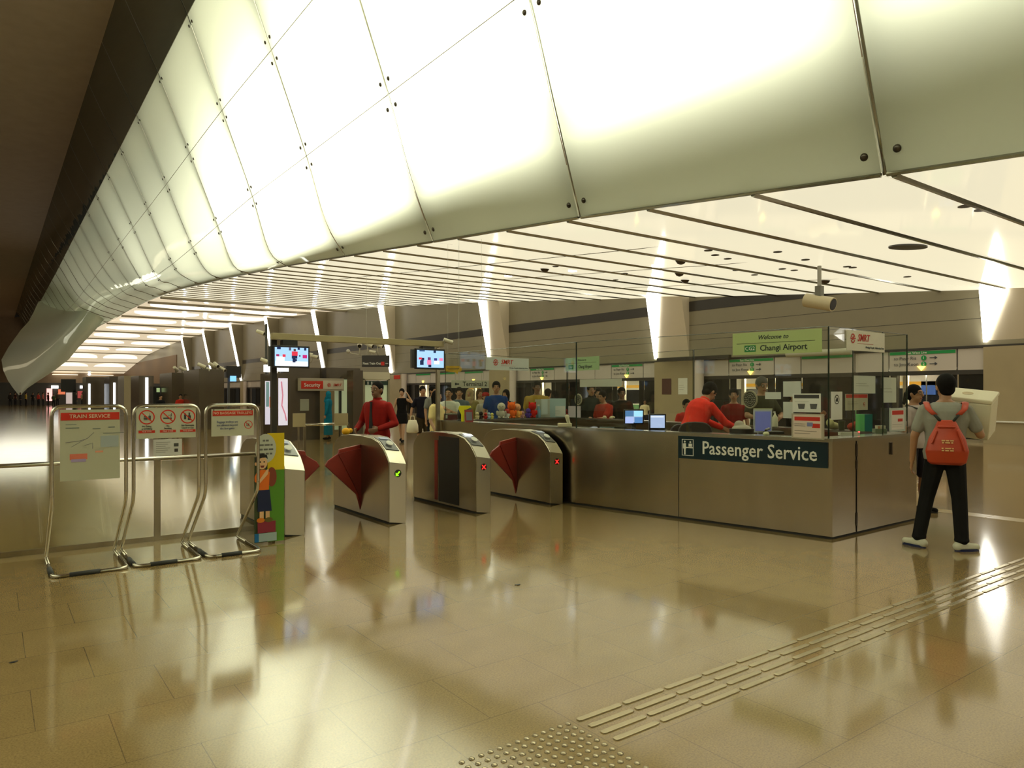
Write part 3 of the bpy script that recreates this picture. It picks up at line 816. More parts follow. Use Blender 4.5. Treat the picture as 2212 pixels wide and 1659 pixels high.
def rail_logo(o, cx, cz, r, wscale, red=REDP, y=-.009):
    bm = B(); n2 = 30
    for s_ in (0, 1):
        a0 = .35 + PI * s_; seg = [(a0 + (PI - .6) * i / 14) for i in range(15)]
        A = [bm.verts.new((cx + r * wscale * math.cos(a), y, cz + r * math.sin(a))) for a in seg]
        D = [bm.verts.new((cx + r * .68 * wscale * math.cos(a), y, cz + r * .74 * math.sin(a))) for a in seg]
        for i in range(14): bm.faces.new((A[i], A[i + 1], D[i + 1], D[i]))
    for sg in (1, -1):
        bm.faces.new([bm.verts.new((cx + sg * a * r * wscale, y - .0004, cz + sg * b_ * r)) for a, b_ in ((-.1, -.12), (-1.25, -.12), (-1.25, .1), (-.35, .1), (-.1, .38), (.55, .38), (.3, .14), (.05, .14))])
    obj('emblem', bm, red, o)
def company(o, x=.15, red=REDP):
    w, h = o['w'], o['h']
    rail_logo(o, w * x, h * .6, h * .24, .9, red)
    text('lettering', 'SMRT', h * .50, red, o, (w * (x + .12), -.0085, h * .64), align='LEFT', bold=.01, shear=.25, sx=.95)
    bx('letter_shade', (w * (x + .13), w * (x + .135), -.0086, -.006, h * .5, h * .51), paint(60, 40, 40), o)
    bx('rule', (w * (x + .12), w * .68, -.009, -.006, h * .36, h * .375), paint(190, 80, 60), o)
    text('lettering', 'Moving People, Enhancing Lives', h * .15, paint(110, 120, 120), o, (w * .97, -.0085, h * .2), align='RIGHT', shear=.35, sx=min(1, w * .74 / (h * .15 * 14)))
company(board('hanging_sign', 'white sign with red round emblem on the glass right of the green welcome sign', 'sign', 1828, 1910, 712, 756, *gl, paint(235, 232, 215)))
company(board('hanging_sign', 'white sign with red round emblem on the far left end glass', 'sign', 1049, 1142, 771, 799, *ge, paint(215, 222, 215)), .22)
board('hanging_sign', 'small pale green welcome sign on the rear glass', 'sign', 1222, 1295, 774, 802, *gb, paint(165, 195, 145),
      items=[('t', 'Welcome to', .2, .5, .78, DK, dict(shear=.3)), ('r', .1, .92, .56, .58, DK, 'rule'), ('r', .1, .24, .12, .44, DGRN, 'code_box'), ('t', 'CG2', .22, .17, .28, 'white'), ('t', 'Changi Airport', .34, .6, .28, DK, dict(sx=.8, bold=.001))])
board('blank_sign', 'long blank white strip on the rear glass above the people queueing', 'sign', 1253, 1343, 820, 836, *gb, paint(205, 205, 190))
board('hanging_sign', 'grey terminal direction sign with a left arrow behind the end glass', 'sign', 975, 1056, 821, 838, (10.0, 14.0), (13.2, 13.6), paint(190, 190, 170),
      items=[('t', 'Terminal 2', .8, .62, .5, DK, dict(bold=.008)), ('r', .12, .2, .42, .58, DK, 'arrow_shaft'), ('r', .09, .13, .34, .66, DK, 'arrow_point')])
board('speech_sign', 'yellow speech bubble sign hanging left of the terminal direction sign', 'sign', 960, 997, 790, 806, (10.2, 15.5), (11.3, 15.3), paint(205, 165, 20),
      shape=[(.05, .25), (0, .5), (0, .8), (.1, 1), (.9, 1), (1, .8), (1, .35), (.9, .2), (.8, .2), (.75, -.15), (.65, .1)], items=[('r', .14, .86, .60, .66, DK, 'text_line'), ('r', .2, .8, .46, .51, DK, 'text_line')])
def notice(u0, u1, vt, vb, ln, label, head=None, kind=None, mat=None, out=0., lines=3):
    its = []
    if head: its.append(('r', .06, .94, .74, .93, head, 'heading'))
    for i in range(lines): its.append(('r', .08, .58 + .1 * (i % 2), .55 - .13 * i, .565 - .13 * i, paint(150, 150, 140), 'text_line'))
    if kind: its.append(('no', .5 if kind != 'trolley' else .82, .72 if kind == 'food' else .3, .17 if kind == 'food' else .14, kind, paint(60, 60, 55) if kind == 'food' else REDP))
    return board('notice', label, 'notice', u0, u1, vt, vb, *ln, mat or 'paper', th=.003, items=its, out=out)
notice(1692, 1730, 824, 857, gb, 'blank white sheet on the rear glass, highest of the three near the old man', lines=0)
notice(1653, 1687, 847, 862, gb, 'small blank white strip on the rear glass beside the bottle', lines=0)
notice(1692, 1714, 868, 903, gb, 'blank white sheet standing just left of the grey photo notice', lines=0)
o = notice(1713, 1774, 850, 890, gf, 'white notice with dark grey heading and two photos of tubs on the front glass', head=paint(60, 60, 58), lines=1, out=.01)
w, h = o['w'], o['h']
for x in (.22, .65):
    bm = B(); prism(bm, [(x * w, h * .18), (x * w + w * .2, h * .18), (x * w + w * .23, h * .45), (x * w - w * .03, h * .45)], -.006, -.002, 'y'); obj('picture', bm, paint(90, 90, 88), o)
o = board('notice_holder', 'framed notice with red heading standing on the counter corner', 'notice', 1712, 1781, 893, 946, (7.07, 4.9), (7.05, 4.16), paint(175, 165, 145), th=.02, items=[('r', .06, .94, .05, .95, paint(215, 200, 185), 'sheet'), ('r', .1, .9, .72, .88, REDP, 'heading'), ('r', .66, .9, .45, .62, REDP, 'card_picture'), ('r', .5, .68, .5, .66, paint(120, 130, 175), 'card_picture'), ('r', .1, .45, .58, .6, paint(120, 110, 100), 'text_line'), ('r', .1, .45, .5, .52, paint(120, 110, 100), 'text_line'), ('r', .1, .8, .3, .32, paint(120, 110, 100), 'text_line'), ('r', .1, .6, .2, .22, paint(120, 110, 100), 'text_line')])
notice(1795, 1819, 846, 907, gl, 'narrow white no food notice on the side glass', kind='food', lines=0)
board('notice', 'grey notice with red heading and trolley ban mark on the side glass', 'notice', 1835, 1883, 851, 887, *gl, paint(190, 185, 160), items=[('r', .02, .98, .76, .97, REDP, 'heading'), ('r', .1, .5, .5, .52, paint(120, 115, 100), 'text_line'), ('r', .1, .55, .38, .4, paint(120, 115, 100), 'text_line'), ('no', .82, .35, .13, 'trolley', REDP)], out=-.05)
notice(1850, 1896, 811, 850, gl, 'white sheet taped high on the side glass', lines=2, out=-.03)
notice(1913, 1941, 815, 870, gl, 'tall white sheet taped on the pale pane at the right end of the glass', lines=2, out=-.03)
o = board('notice_holder', 'clear stand with a red headed notice at the right end of the side worktop', 'notice', 1918, 1952, 882, 933, *gl, paint(185, 195, 185), th=.01, out=.012, items=[('r', .1, .9, .08, .92, paint(225, 220, 210), 'sheet'), ('r', .14, .86, .72, .9, REDP, 'heading'), ('r', .5, .8, .42, .55, REDP, 'card_picture'), ('r', .15, .8, .3, .31, paint(120, 110, 100), 'text_line'), ('r', .15, .8, .2, .21, paint(120, 110, 100), 'text_line')])
board('notice', 'pale sheet of a price board on the rear left glass', 'notice', 1168, 1220, 862, 896, *ge, paint(190, 205, 195), items=[('r', .05, .95, .05, .95, paint(205, 220, 215), 'sheet')])
notice(1194, 1221, 877, 899, ((9.2, 11.0), (9.4, 10.2)), 'white printed sheet leaning against the pale price board', lines=3)
notice(1430, 1450, 818, 852, ((WX - .07, 30), (WX - .07, 12)), 'dark portrait poster on the pillar behind the bending staff member', mat=paint(80, 45, 40), lines=0)
notice(1465, 1485, 817, 852, ((WX - .07, 30), (WX - .07, 12)), 'pale printed notice on the pillar right of the dark poster', lines=3)

# round talk-through grilles on the rear glass
def grille(u, v, label, r=.125):
    p, d = online(u, *gb); z = zat(v, d)
    t = thing('speech_grille', label, 'speech grille', (p.x - .02, p.y, z), rot_to(gb[0], gb[1]) )
    bm = B(); n = 40
    tube(bm, [(r * math.cos(2 * PI * i / n), 0, r * math.sin(2 * PI * i / n)) for i in range(n)], .014, 8, closed=True); obj('ring', bm, paint(165, 160, 130), t, smooth=True)
    bm = B(); cyl(bm, (0, .004, 0), (0, -.004, 0), r, n=36); obj('disc', bm, paint(60, 60, 50), t)
    bm = B()
    for rr, k in ((.035, 8), (.062, 14), (.09, 20)):
        for i in range(k):
            a = 2 * PI * i / k; cyl(bm, (rr * math.cos(a), -.004, rr * math.sin(a)), (rr * math.cos(a), -.008, rr * math.sin(a)), .0065, n=8)
    obj('hole_pattern', bm, paint(190, 188, 160), t)
grille(1251, 863, 'round talk-through grille on the rear glass above the small form stand', .105)
grille(1622, 863, 'large round talk-through grille on the rear glass by the man in glasses', .125)

# ================================================================ SIGN STANDS
def stand(x0, x1, label, yb=7.95):
    """bent tube frame: floor loop, sloping legs, upright hoop. local y=0 at front bar"""
    t = thing('sign_stand', label, 'sign stand', (x0, 7.06, 0), 0, None)
    w = x1 - x0; r = .0155
    yf, yb_, yu = 0.0, .86, .10
    loop = fillet([(0, yb_ - .35, r), (0, yb_, r), (0, yu + .0, .60), (0, yu, 1.44), (w, yu, 1.44), (w, yu, .60), (w, yb_, r), (w, yb_ - .35, r)], .09, 6)
    bm = B(); tube(bm, loop, r, 10); obj('frame', bm, 'chrome', t, smooth=True)
    foot = fillet([(0, yb_ - .34, r), (0, yf, r), (w, yf, r), (w, yb_ - .34, r)], .07, 5)
    bm = B(); tube(bm, foot, r, 10); obj('foot_loop', bm, 'chrome', t, smooth=True)
    bm = B(); tube(bm, [(.12, yf, r), (w * .62, yf, r)], r * 1.35, 10); obj('rubber_sleeve', bm, 'rubber', t, smooth=True)
    bm = B(); tube(bm, [(0, .1, r), (0, .35, r)], r * 1.35, 10); obj('rubber_sleeve', bm, 'rubber', t, smooth=True)
    return t, w, yu
PL = ((0, 7.155), (4, 7.155))
def poster(t, w, yu, x0, x1, z0, z1, mat, name='poster'):
    p = bx(name, (x0, x1, yu - .012, yu - .004, z0, z1), mat, t); return p
ST = [(.42, .98), (1.04, 1.59), (1.65, 2.14)]
ta, w, yu = stand(*ST[0], 'tubular sign stand with the train service map poster, leftmost of three')
PG = pbr('perspex', (.62, .62, .52), .25)
po = poster(ta, w, yu, .06, w - .05, .80, 1.41, paint(184, 184, 160)); yy = yu - .0135
bx('heading', (.065, w - .055, yy - .001, yu - .012, 1.32, 1.385), REDP, po)
text('lettering', 'TRAIN SERVICE', .045, paint(225, 200, 170), po, (w / 2, yy - .0025, 1.352), bold=.0005)
bm = B()
for x, z, ww, hh, c_ in ((.10, 1.28, .08, .005, 0), (.10, 1.25, .10, .008, 0), (.30, 1.24, .06, .006, 0), (.42, 1.25, .05, .008, 0), (.38, 1.20, .16, .004, 0)): box(bm, x, x + ww, yy - .0008, yu - .012, z, z + hh)
obj('text_line', bm, paint(110, 120, 115), po)
bm = B(); tube(bm, [(.1, yy, 1.13), (.2, yy, 1.14), (.26, yy, 1.16), (.31, yy, 1.21)], .0015, 5); tube(bm, [(.24, yy, 1.1), (.3, yy, 1.12), (.3, yy, 1.07)], .0015, 5); tube(bm, [(.14, yy, 1.09), (.24, yy, 1.15)], .0012, 5); obj('route_line', bm, paint(105, 100, 120), po)
bx('map_picture', (.36, .50, yy - .0008, yu - .012, 1.08, 1.18), paint(165, 175, 175), po)
bx('coloured_panel', (.13, .26, yy - .0008, yu - .012, .98, 1.03), paint(215, 120, 95), po); bx('coloured_panel', (.14, .25, yy - .0012, yu - .012, .96, .985), paint(165, 150, 190), po)
bx('coloured_panel', (.32, .38, yy - .0008, yu - .012, 1.035, 1.05), paint(220, 150, 120), po)
tb, w, yu = stand(*ST[1], 'tubular sign stand with three red prohibition circles, middle of three')
po = poster(tb, w, yu, .02, w - .03, 1.14, 1.42, paint(190, 190, 168))
class _F: pass
def ban(po, cx, cz, r, kind, cap, fine, yb0):
    yy = yb0 - .0008
    bm = B(); n_ = 32
    A = [bm.verts.new((cx + r * math.cos(2 * PI * i / n_), yy, cz + r * math.sin(2 * PI * i / n_))) for i in range(n_)]
    D = [bm.verts.new((cx + r * .84 * math.cos(2 * PI * i / n_), yy, cz + r * .84 * math.sin(2 * PI * i / n_))) for i in range(n_)]
    for i in range(n_): bm.faces.new((A[i], A[(i + 1) % n_], D[(i + 1) % n_], D[i]))
    c_ = math.sqrt(.5)
    bm.faces.new([bm.verts.new((cx + r * c_ * (e + g), yy - .0006, cz + r * c_ * (g - e))) for e, g in ((-.9, -.07), (.9, -.07), (.9, .07), (-.9, .07))])
    obj('prohibition_mark', bm, REDP, po)
    bm = B(); yq = yy + .0003
    def R(x0, x1, z0, z1): bm.faces.new([bm.verts.new((cx + a * r, yq, cz + b_ * r)) for a, b_ in ((x0, z0), (x1, z0), (x1, z1), (x0, z1))])
    if kind == 'food': R(-.4, .1, -.4, -.3); R(-.4, .1, -.25, -.05); R(-.35, .05, 0, .15); R(.2, .5, -.4, .2); R(.3, .34, .2, .5)
    elif kind == 'smoke': R(-.6, .2, -.3, -.1); R(.26, .5, -.3, -.1); R(.3, .37, 0, .35); R(.42, .5, .05, .5); R(.1, .18, .1, .3)
    elif kind == 'fuel': R(-.5, -.2, -.4, .3); R(-.42, -.28, .3, .5); R(.0, .4, -.5, .15); R(.1, .3, .15, .55)
    else: R(-.45, .3, -.35, -.22); R(-.45, -.35, -.22, .45); R(-.2, .2, -.15, .25)
    obj('symbol', bm, paint(60, 60, 60), po)
    if cap: text('lettering', cap, .022, paint(60, 60, 60), po, (cx, yy, cz - r - .028), bold=.0003, sx=.85)
    if fine:
        bx('fine_label', (cx - r * 1.02, cx + r * 1.02, yy - .0004, yb0 + .001, cz - r - .078, cz - r - .054), REDP, po)
        text('lettering', fine, .018, paint(240, 200, 185), po, (cx, yy - .002, cz - r - .066))
for cx, kd, cp, fn in ((.105, 'food', 'No Eating\nor Drinking', 'FINE $500'), (.28, 'smoke', 'No\nSmoking', 'FINE $1000'), (.45, 'fuel', 'No Flammable\nLiquid or Gas', 'FINE $5000')):
    ban(po, cx, 1.335, .066, kd, cp, fn, yu - .012)
p2_ = poster(tb, w, yu, .16, .40, .98, 1.13, paint(205, 205, 200), 'paper_sheet')
bm = B()
for i in range(6): box(bm, .18, .30 - .02 * (i % 3), yu - .0135, yu - .012, 1.10 - .018 * i, 1.104 - .018 * i)
obj('text_line', bm, paint(140, 140, 135), p2_)
bx('picture', (.33, .37, yu - .0135, yu - .012, 1.06, 1.09), paint(70, 70, 65), p2_); bx('picture', (.335, .365, yu - .0135, yu - .012, 1.01, 1.04), paint(60, 55, 50), p2_)
for z in (1.43,):
    for x in (.1, w - .1):
        bm = B(); tube(bm, [(x, yu, 1.425), (x, yu, 1.44)], .003, 6); obj('hook', bm, 'black', tb)
tc_, w, yu = stand(*ST[2], 'tubular sign stand with the red headed no baggage trolleys notice, rightmost of three')
po = poster(tc_, w, yu, .05, w - .045, 1.14, 1.40, paint(190, 190, 168)); yy = yu - .0135
bx('heading', (.06, w - .055, yy - .001, yu - .012, 1.335, 1.385), REDP, po)
text('lettering', 'NO BAGGAGE TROLLEYS', .033, paint(225, 200, 170), po, (w / 2, yy - .0025, 1.36), bold=.0004, sx=.95)
text('lettering', 'Baggage trolleys are\nnot allowed beyond\nthe fare gates', .031, paint(120, 125, 150), po, (.195, yy, 1.245), sx=.78)
ban(po, .392, 1.245, .04, 'trolley', None, None, yu - .012)
for x in (.07, w - .065):
    bm = B(); cyl(bm, (x, yu - .012, 1.392), (x, yu - .018, 1.392), .006, n=10); obj('screw', bm, 'black', po)

# ================================================================ GLASS BARRIER left of the gates
br = thing('glass_barrier', 'clear glass barrier with a steel top rail behind the three sign stands', 'barrier', (-2.6, 8.25, 0))
bm = B(); tube(bm, [(0, 0, .865), (5.12, 0, .865)], .021, 12); obj('top_rail', bm, 'chrome', br, smooth=True)
for x in (1.0, 4.02):
    bx('post', (x - .03, x + .03, -.02, .02, 0, .85), 'steel', br)
for x0, x1 in ((0.0, .97), (1.04, 3.98), (4.06, 5.12)):
    bx('glass_pane', (x0, x1, -.006, .006, .05, .84), 'glass2', br)
bx('floor_channel', (0, 5.12, -.015, .015, 0, .05), 'steel', br)

# ================================================================ CARTOON BOY BOARD
W_ = .30; HB = 1.14
sd = thing('standee_board', 'tall green and yellow cut-out board with a cartoon boy leaning on the first gate', 'standee', (2.175, 7.40, 0), math.radians(-3))
bx('board', (.13, W_, 0, .012, .02, HB), paint(85, 140, 40), sd)
bx('upper_panel', (.13, W_, -.002, .012, .76, HB), paint(220, 190, 20), sd)
bm = B(); prism(bm, [(.11 + .105 * math.cos(2 * PI * i / 24), .985 + .15 * math.sin(2 * PI * i / 24)) for i in range(24)], -.007, -.003, 'y'); sp_ = obj('speech_bubble', bm, paint(200, 205, 190), sd)
for zz, segs_ in ((1.065, ((-.03, -.005), (.002, .03))), (1.02, ((-.07, -.02), (-.012, .04), (.048, .07))), (.975, ((-.075, -.03), (-.02, .02), (.03, .075))), (.93, ((-.06, -.01), (0, .03), (.04, .065)))):
    bm = B()
    for xa_, xb_ in segs_: box(bm, .11 + xa_, .11 + xb_, -.0085, -.0068, zz - .009, zz + .009)
    obj('text_line', bm, paint(105, 105, 98), sp_)
def flat(name, pts, y, m): 
    bm = B(); prism(bm, pts, y, y + .006, 'y'); return obj(name, bm, m, sd)
def ell(cx, cz, rx, rz, n=20): return [(cx + rx * math.cos(2 * PI * i / n), cz + rz * math.sin(2 * PI * i / n)) for i in range(n)]
flat('backing', [(.0, .02), (.0, .9), (.14, .9), (.14, .02)], .004, paint(60, 70, 40))
flat('shirt', [(.0, .70), (.03, .76), (.1, .77), (.15, .74), (.14, .56), (.04, .56), (.03, .63), (.0, .65)], -.010, paint(225, 110, 30))
flat('trousers', [(.03, .56), (.15, .56), (.17, .34), (.03, .34)], -.009, paint(25, 35, 70))
flat('leg', [(.05, .34), (.09, .34), (.09, .27), (.05, .27)], -.008, paint(225, 180, 130)); flat('leg', [(.11, .34), (.15, .34), (.15, .27), (.11, .27)], -.008, paint(225, 180, 130))
flat('shoe', ell(.06, .25, .04, .025), -.010, paint(215, 120, 30)); flat('shoe', ell(.14, .25, .04, .025), -.010, paint(100, 90, 40))
flat('block', [(.03, .235), (.21, .235), (.21, .12), (.03, .12)], -.009, paint(140, 45, 60)); flat('block', [(.0, .115), (.22, .115), (.22, .03), (.0, .03)], -.009, paint(160, 180, 180)); flat('block', [(.0, .115), (.04, .115), (.04, .03), (.0, .03)], -.011, paint(30, 110, 170))
flat('head', ell(.07, .838, .056, .066), -.012, paint(232, 190, 140)); flat('ear', ell(.012, .83, .012, .018), -.011, paint(225, 180, 130))
flat('hair', [(.008, .845), (.004, .885), (.03, .925), (.08, .935), (.122, .915), (.13, .875), (.113, .892), (.07, .892), (.035, .878), (.022, .845)], -.0135, paint(35, 30, 28))
flat('eye', ell(.055, .848, .007, .009, 10), -.0135, paint(40, 35, 30)); flat('eye', ell(.093, .848, .007, .009, 10), -.0135, paint(40, 35, 30)); flat('mouth', [(.053, .812), (.097, .812), (.087, .79), (.065, .79)], -.0135, paint(120, 40, 30))
flat('arm', [(.03, .70), (.05, .63), (.13, .72), (.14, .77), (.122, .77), (.05, .67), (.045, .72)], -.013, paint(232, 190, 140))
flat('bag', ell(.17, .69, .05, .10), -.0095, paint(130, 60, 40))
bx('rear_strut', (.18, .21, .012, .16, 0, .5), paint(110, 90, 60), sd)

for o in [o for o in bpy.data.objects if o.name.startswith(('hanging_sign', 'speech_sign')) and o.type == 'EMPTY' and o.location.y > 12.5 and o.location.x > 8.5]:
    w = o['w']; h = o['h']
    for fx in (.2, .8):
        c_ = math.cos(o.rotation_euler.z); yy = o.location.y + fx * w * math.sin(o.rotation_euler.z)
        bm = B(); tube(bm, [(fx * w, -.003, h * .95), (fx * w, -.003, ceil_z(yy) - o.location.z)], .002, 6); obj('hanger', bm, 'mullion', o)
for o in list(bpy.data.objects):
    for k_ in ('w', 'h'):
        if k_ in o: del o[k_]

# ================================================================ PEOPLE
def V3(*a): return Vector(a)
def cap(bm, p0, p1, r0, r1, n=12, flat=1.0):
    """closed tapered capsule"""
    p0, p1 = Vector(p0), Vector(p1); ax = p1 - p0; L_ = ax.length
    if L_ < 1e-5: ax = Vector((0, 0, 1)); L_ = 1e-5
    t = ax.normalized(); u = t.orthogonal().normalized(); w = t.cross(u)
    rings = []
    for k in range(1, 4):
        a = PI / 2 * k / 4; rings.append((p0 - t * r0 * math.cos(a), r0 * math.sin(a)))
    rings.append((p0, r0)); rings.append((p1, r1))
    for k in (3, 2, 1):
        a = PI / 2 * k / 4; rings.append((p1 + t * r1 * math.cos(a), r1 * math.sin(a)))
    R = [[bm.verts.new(c + (u * math.cos(2 * PI * i / n) + w * math.sin(2 * PI * i / n)) * r) for i in range(n)] for c, r in rings]
    for A, D in zip(R, R[1:]):
        for i in range(n): bm.faces.new((A[i], A[(i + 1) % n], D[(i + 1) % n], D[i]))
    e0 = bm.verts.new(p0 - t * r0); e1 = bm.verts.new(p1 + t * r1)
    for i in range(n):
        bm.faces.new((e0, R[0][(i + 1) % n], R[0][i])); bm.faces.new((e1, R[-1][i], R[-1][(i + 1) % n]))
def loft(bm, rings, n=20):
    """rings: (centre, side vector*rx, front vector*ry)"""
    R = [[bm.verts.new(c + a * math.cos(2 * PI * i / n) + b * math.sin(2 * PI * i / n)) for i in range(n)] for c, a, b in rings]
    for A, D in zip(R, R[1:]):
        for i in range(n): bm.faces.new((A[i], A[(i + 1) % n], D[(i + 1) % n], D[i]))
    bm.faces.new(R[0][::-1]); bm.faces.new(R[-1])
def fuse(name, bm, m, parent, vox, smooth=4, label=None):
    """melt the overlapping closed shapes of one body or garment into a single surface"""
    bmesh.ops.recalc_face_normals(bm, faces=bm.faces[:])
    me = bpy.data.meshes.new(name); bm.to_mesh(me); bm.free()
    o = bpy.data.objects.new('tmp', me); C.objects.link(o)
    r = o.modifiers.new('r', 'REMESH'); r.mode = 'VOXEL'; r.voxel_size = vox; r.use_smooth_shade = True
    s = o.modifiers.new('s', 'SMOOTH'); s.factor = .5; s.iterations = smooth
    bpy.context.view_layer.update()
    out = bpy.data.meshes.new_from_object(o.evaluated_get(bpy.context.evaluated_depsgraph_get()))
    bpy.data.objects.remove(o); bpy.data.meshes.remove(me)
    return obj(name, out, m, parent, smooth=True, label=label)
SKIN = {k: pbr('skin_' + k, c, .45, noise=.06, nscale=8) for k, c in dict(light=(.55, .33, .20), tan=(.42, .22, .115), dark=(.22, .11, .06)).items()}
CLOTH = {}
def cloth(r, g, b):
    k = (r, g, b)
    if k not in CLOTH:
        lin = tuple((c / 255 / 12.92 if c / 255 <= .04045 else ((c / 255 + .055) / 1.055) ** 2.4) for c in k)
        CLOTH[k] = pbr('cloth_%d_%d_%d' % k, lin, .85, spec=.2, noise=.12, nscale=14, bump=.25)
    return CLOTH[k]
def person(label, pos, face, height=1.7, skin='tan', shirt=(120, 120, 120), sleeve='short', trousers=(30, 30, 35), hair='short', haircol=(18, 15, 13),
           lean=0., arms=None, legs=None, head_turn=0., head_pitch=0., build=1.0, vox=.012, shoes=(30, 28, 26), lower='trousers', glasses=False, hat=None,
           torso_twist=0., detail=True, hem=.60, seated=False, group=None, shirt_extra=None):
    """face: heading in degrees (0 looks along +y, 90 along -x). arms: dict L/R -> (elbow, wrist) ; L is the person's left (-x side when facing +y)"""
    s = height / 1.72
    t = thing('person', label, 'person', (pos[0], pos[1], pos[2] if len(pos) > 2 else 0), math.radians(face), group)
    PZ = .95
    def up(p):      # upper body transform: lean forward about the pelvis, then twist
        p = Vector(p); q = p - V3(0, 0, PZ); q.rotate(Matrix.Rotation(torso_twist, 3, 'Z')); q.rotate(Matrix.Rotation(-lean, 3, 'X')); return (q + V3(0, 0, PZ)) * s
    def upv(v):
        q = Vector(v); q.rotate(Matrix.Rotation(torso_twist, 3, 'Z')); q.rotate(Matrix.Rotation(-lean, 3, 'X')); return q * s
    b = build
    SP = [(.88, .150 * b, .110 * b), (.96, .160 * b, .115 * b), (1.06, .140 * b, .102 * b), (1.16, .145 * b, .108 * b), (1.28, .168 * b, .118 * b), (1.36, .170 * b, .108 * b), (1.395, .158 * b, .096 * b), (1.425, .122 * b, .082 * b), (1.45, .086, .070), (1.47, .064, .060)]
    def torso(bm, z0, z1, off=0.):
        rings = []
        for z, rx, ry in SP:
            if z0 - 1e-6 <= z <= z1 + 1e-6: rings.append((up((0, -.012 if z > 1.2 else 0, z)), upv((rx + off, 0, 0)), upv((0, ry + off, 0))))
        loft(bm, rings)
    SH = .168 * (.6 + .4 * b)
    neck = up((0, -.01, 1.44)); 
    hc = up((0, .015, 1.60))
    Rh = Matrix.Rotation(-lean * .6, 3, 'X') @ Matrix.Rotation(head_turn, 3, 'Z') @ Matrix.Rotation(-head_pitch, 3, 'X')
    def hd(p): q = Vector(p) * s; q.rotate(Rh); return hc + q
    A = {'L': ((-.235, .0, 1.13), (-.255, .05, .88)), 'R': ((.235, .0, 1.13), (.255, .05, .88))}
    if arms: A.update(arms)
    Lg = {'L': ((-.10, .02, .50), (-.105, 0, .085), 0.), 'R': ((.10, .02, .50), (.105, 0, .085), 0.)}
    if legs: Lg.update(legs)
    JS = {'L': up((-SH, -.01, 1.368)), 'R': up((SH, -.01, 1.368))}
    EL = {k: Vector(A[k][0]) * s for k in A}; WR = {k: Vector(A[k][1]) * s for k in A}
    # ---- body: one continuous surface
    bm = B()
    torso(bm, .88, 1.48)
    cap(bm, neck, hd((0, -.01, -.05)), .056 * s, .052 * s)
    ball(bm, hd((0, -.012, .015)), .074 * s, .094 * s, .105 * s, rot=Rh)
    ball(bm, hd((0, .022, -.05)), .055 * s, .062 * s, .065 * s, rot=Rh)
    ball(bm, hd((0, .05, -.095)), .026 * s, .025 * s, .022 * s, rot=Rh)
    cap(bm, hd((0, .084, .02)), hd((0, .102, -.022)), .010 * s, .015 * s, 8)
    for sg in (-1, 1):
        ball(bm, hd((sg * .078, -.012, -.005)), .013 * s, .02 * s, .033 * s, 8, 6, rot=Rh)
        cap(bm, hd((sg * .015, .08, .032)), hd((sg * .045, .066, .034)), .01 * s, .008 * s, 8)
    for k, sg in (('L', -1), ('R', 1)):
        cap(bm, JS[k], EL[k], .050 * s * b ** .5, .039 * s); cap(bm, EL[k], WR[k], .038 * s, .026 * s)
        fa = (WR[k] - EL[k]).normalized()
        side = V3(sg, 0, 0); side = (side - fa * side.dot(fa)); side = side.normalized() if side.length > .1 else V3(0, 1, 0)
        nm = fa.cross(side).normalized()     # across the hand, back-front
        pc = WR[k] + fa * .05 * s
        # palm, thickness along side, width along nm
        for e in (-.022, 0, .022): cap(bm, WR[k] + fa * .012 * s + nm * e * .6 * s, pc + fa * .03 * s + nm * e * s, .0155 * s, .0145 * s, 8)
        for i, (e, ln) in enumerate(((-.033, .058), (-.011, .072), (.011, .076), (.033, .066))):
            f0 = pc + fa * .03 * s + nm * e * s; cu = -side * (.018 + .004 * i) * s
            f1 = f0 + fa * ln * .5 * s + cu * .35; f2 = f1 + fa * ln * .42 * s + cu
            cap(bm, f0, f1, .0092 * s, .0085 * s, 8); cap(bm, f1, f2, .0085 * s, .0072 * s, 8)
        th0 = WR[k] + fa * .025 * s + nm * .028 * s; th1 = th0 + (fa * .03 + nm * .026 - side * .008) * s; th2 = th1 + (fa * .028 + nm * .004 - side * .01) * s
        cap(bm, th0, th1, .0125 * s, .0105 * s, 8); cap(bm, th1, th2, .010 * s, .008 * s, 8)
        hip = V3(sg * .085, 0, .90) * s; kn, an, toe = Vector(Lg[k][0]) * s, Vector(Lg[k][1]) * s, Lg[k][2]
        cap(bm, hip, kn, .078 * s * b ** .5, .052 * s); cap(bm, kn, (kn * .6 + an * .4) + V3(0, -.012, 0), .05 * s, .053 * s); cap(bm, (kn * .6 + an * .4) + V3(0, -.012, 0), an, .052 * s, .036 * s)
        fd = Matrix.Rotation(toe, 3, 'Z') @ V3(0, 1, 0)
        cap(bm, an - V3(0, 0, .045 * s) - fd * .03 * s, an - V3(0, 0, .052 * s) + fd * .13 * s, .034 * s, .028 * s, 10)
    body = fuse('body', bm, SKIN[skin], t, vox, 3)
    # ---- face
    if detail:
        for sg in (-1, 1):
            bm = B(); ball(bm, hd((sg * .031, .076, .008)), .011 * s, .008 * s, .0075 * s, 8, 6, rot=Rh); e = obj('eye', bm, paint(225, 220, 210), body, smooth=True)
            bm = B(); ball(bm, hd((sg * .031, .083, .008)), .0055 * s, .003 * s, .0055 * s, 8, 6, rot=Rh); obj('iris', bm, paint(25, 18, 14), body, smooth=True)
            bm = B(); cap(bm, hd((sg * .016, .088, .031)), hd((sg * .047, .074, .031)), .004 * s, .003 * s, 6); obj('eyebrow', bm, paint(*haircol), body, smooth=True)
        bm = B(); cap(bm, hd((-.02, .079, -.058)), hd((.02, .079, -.058)), .006 * s, .006 * s, 8); obj('mouth', bm, paint(130, 60, 50), body, smooth=True)
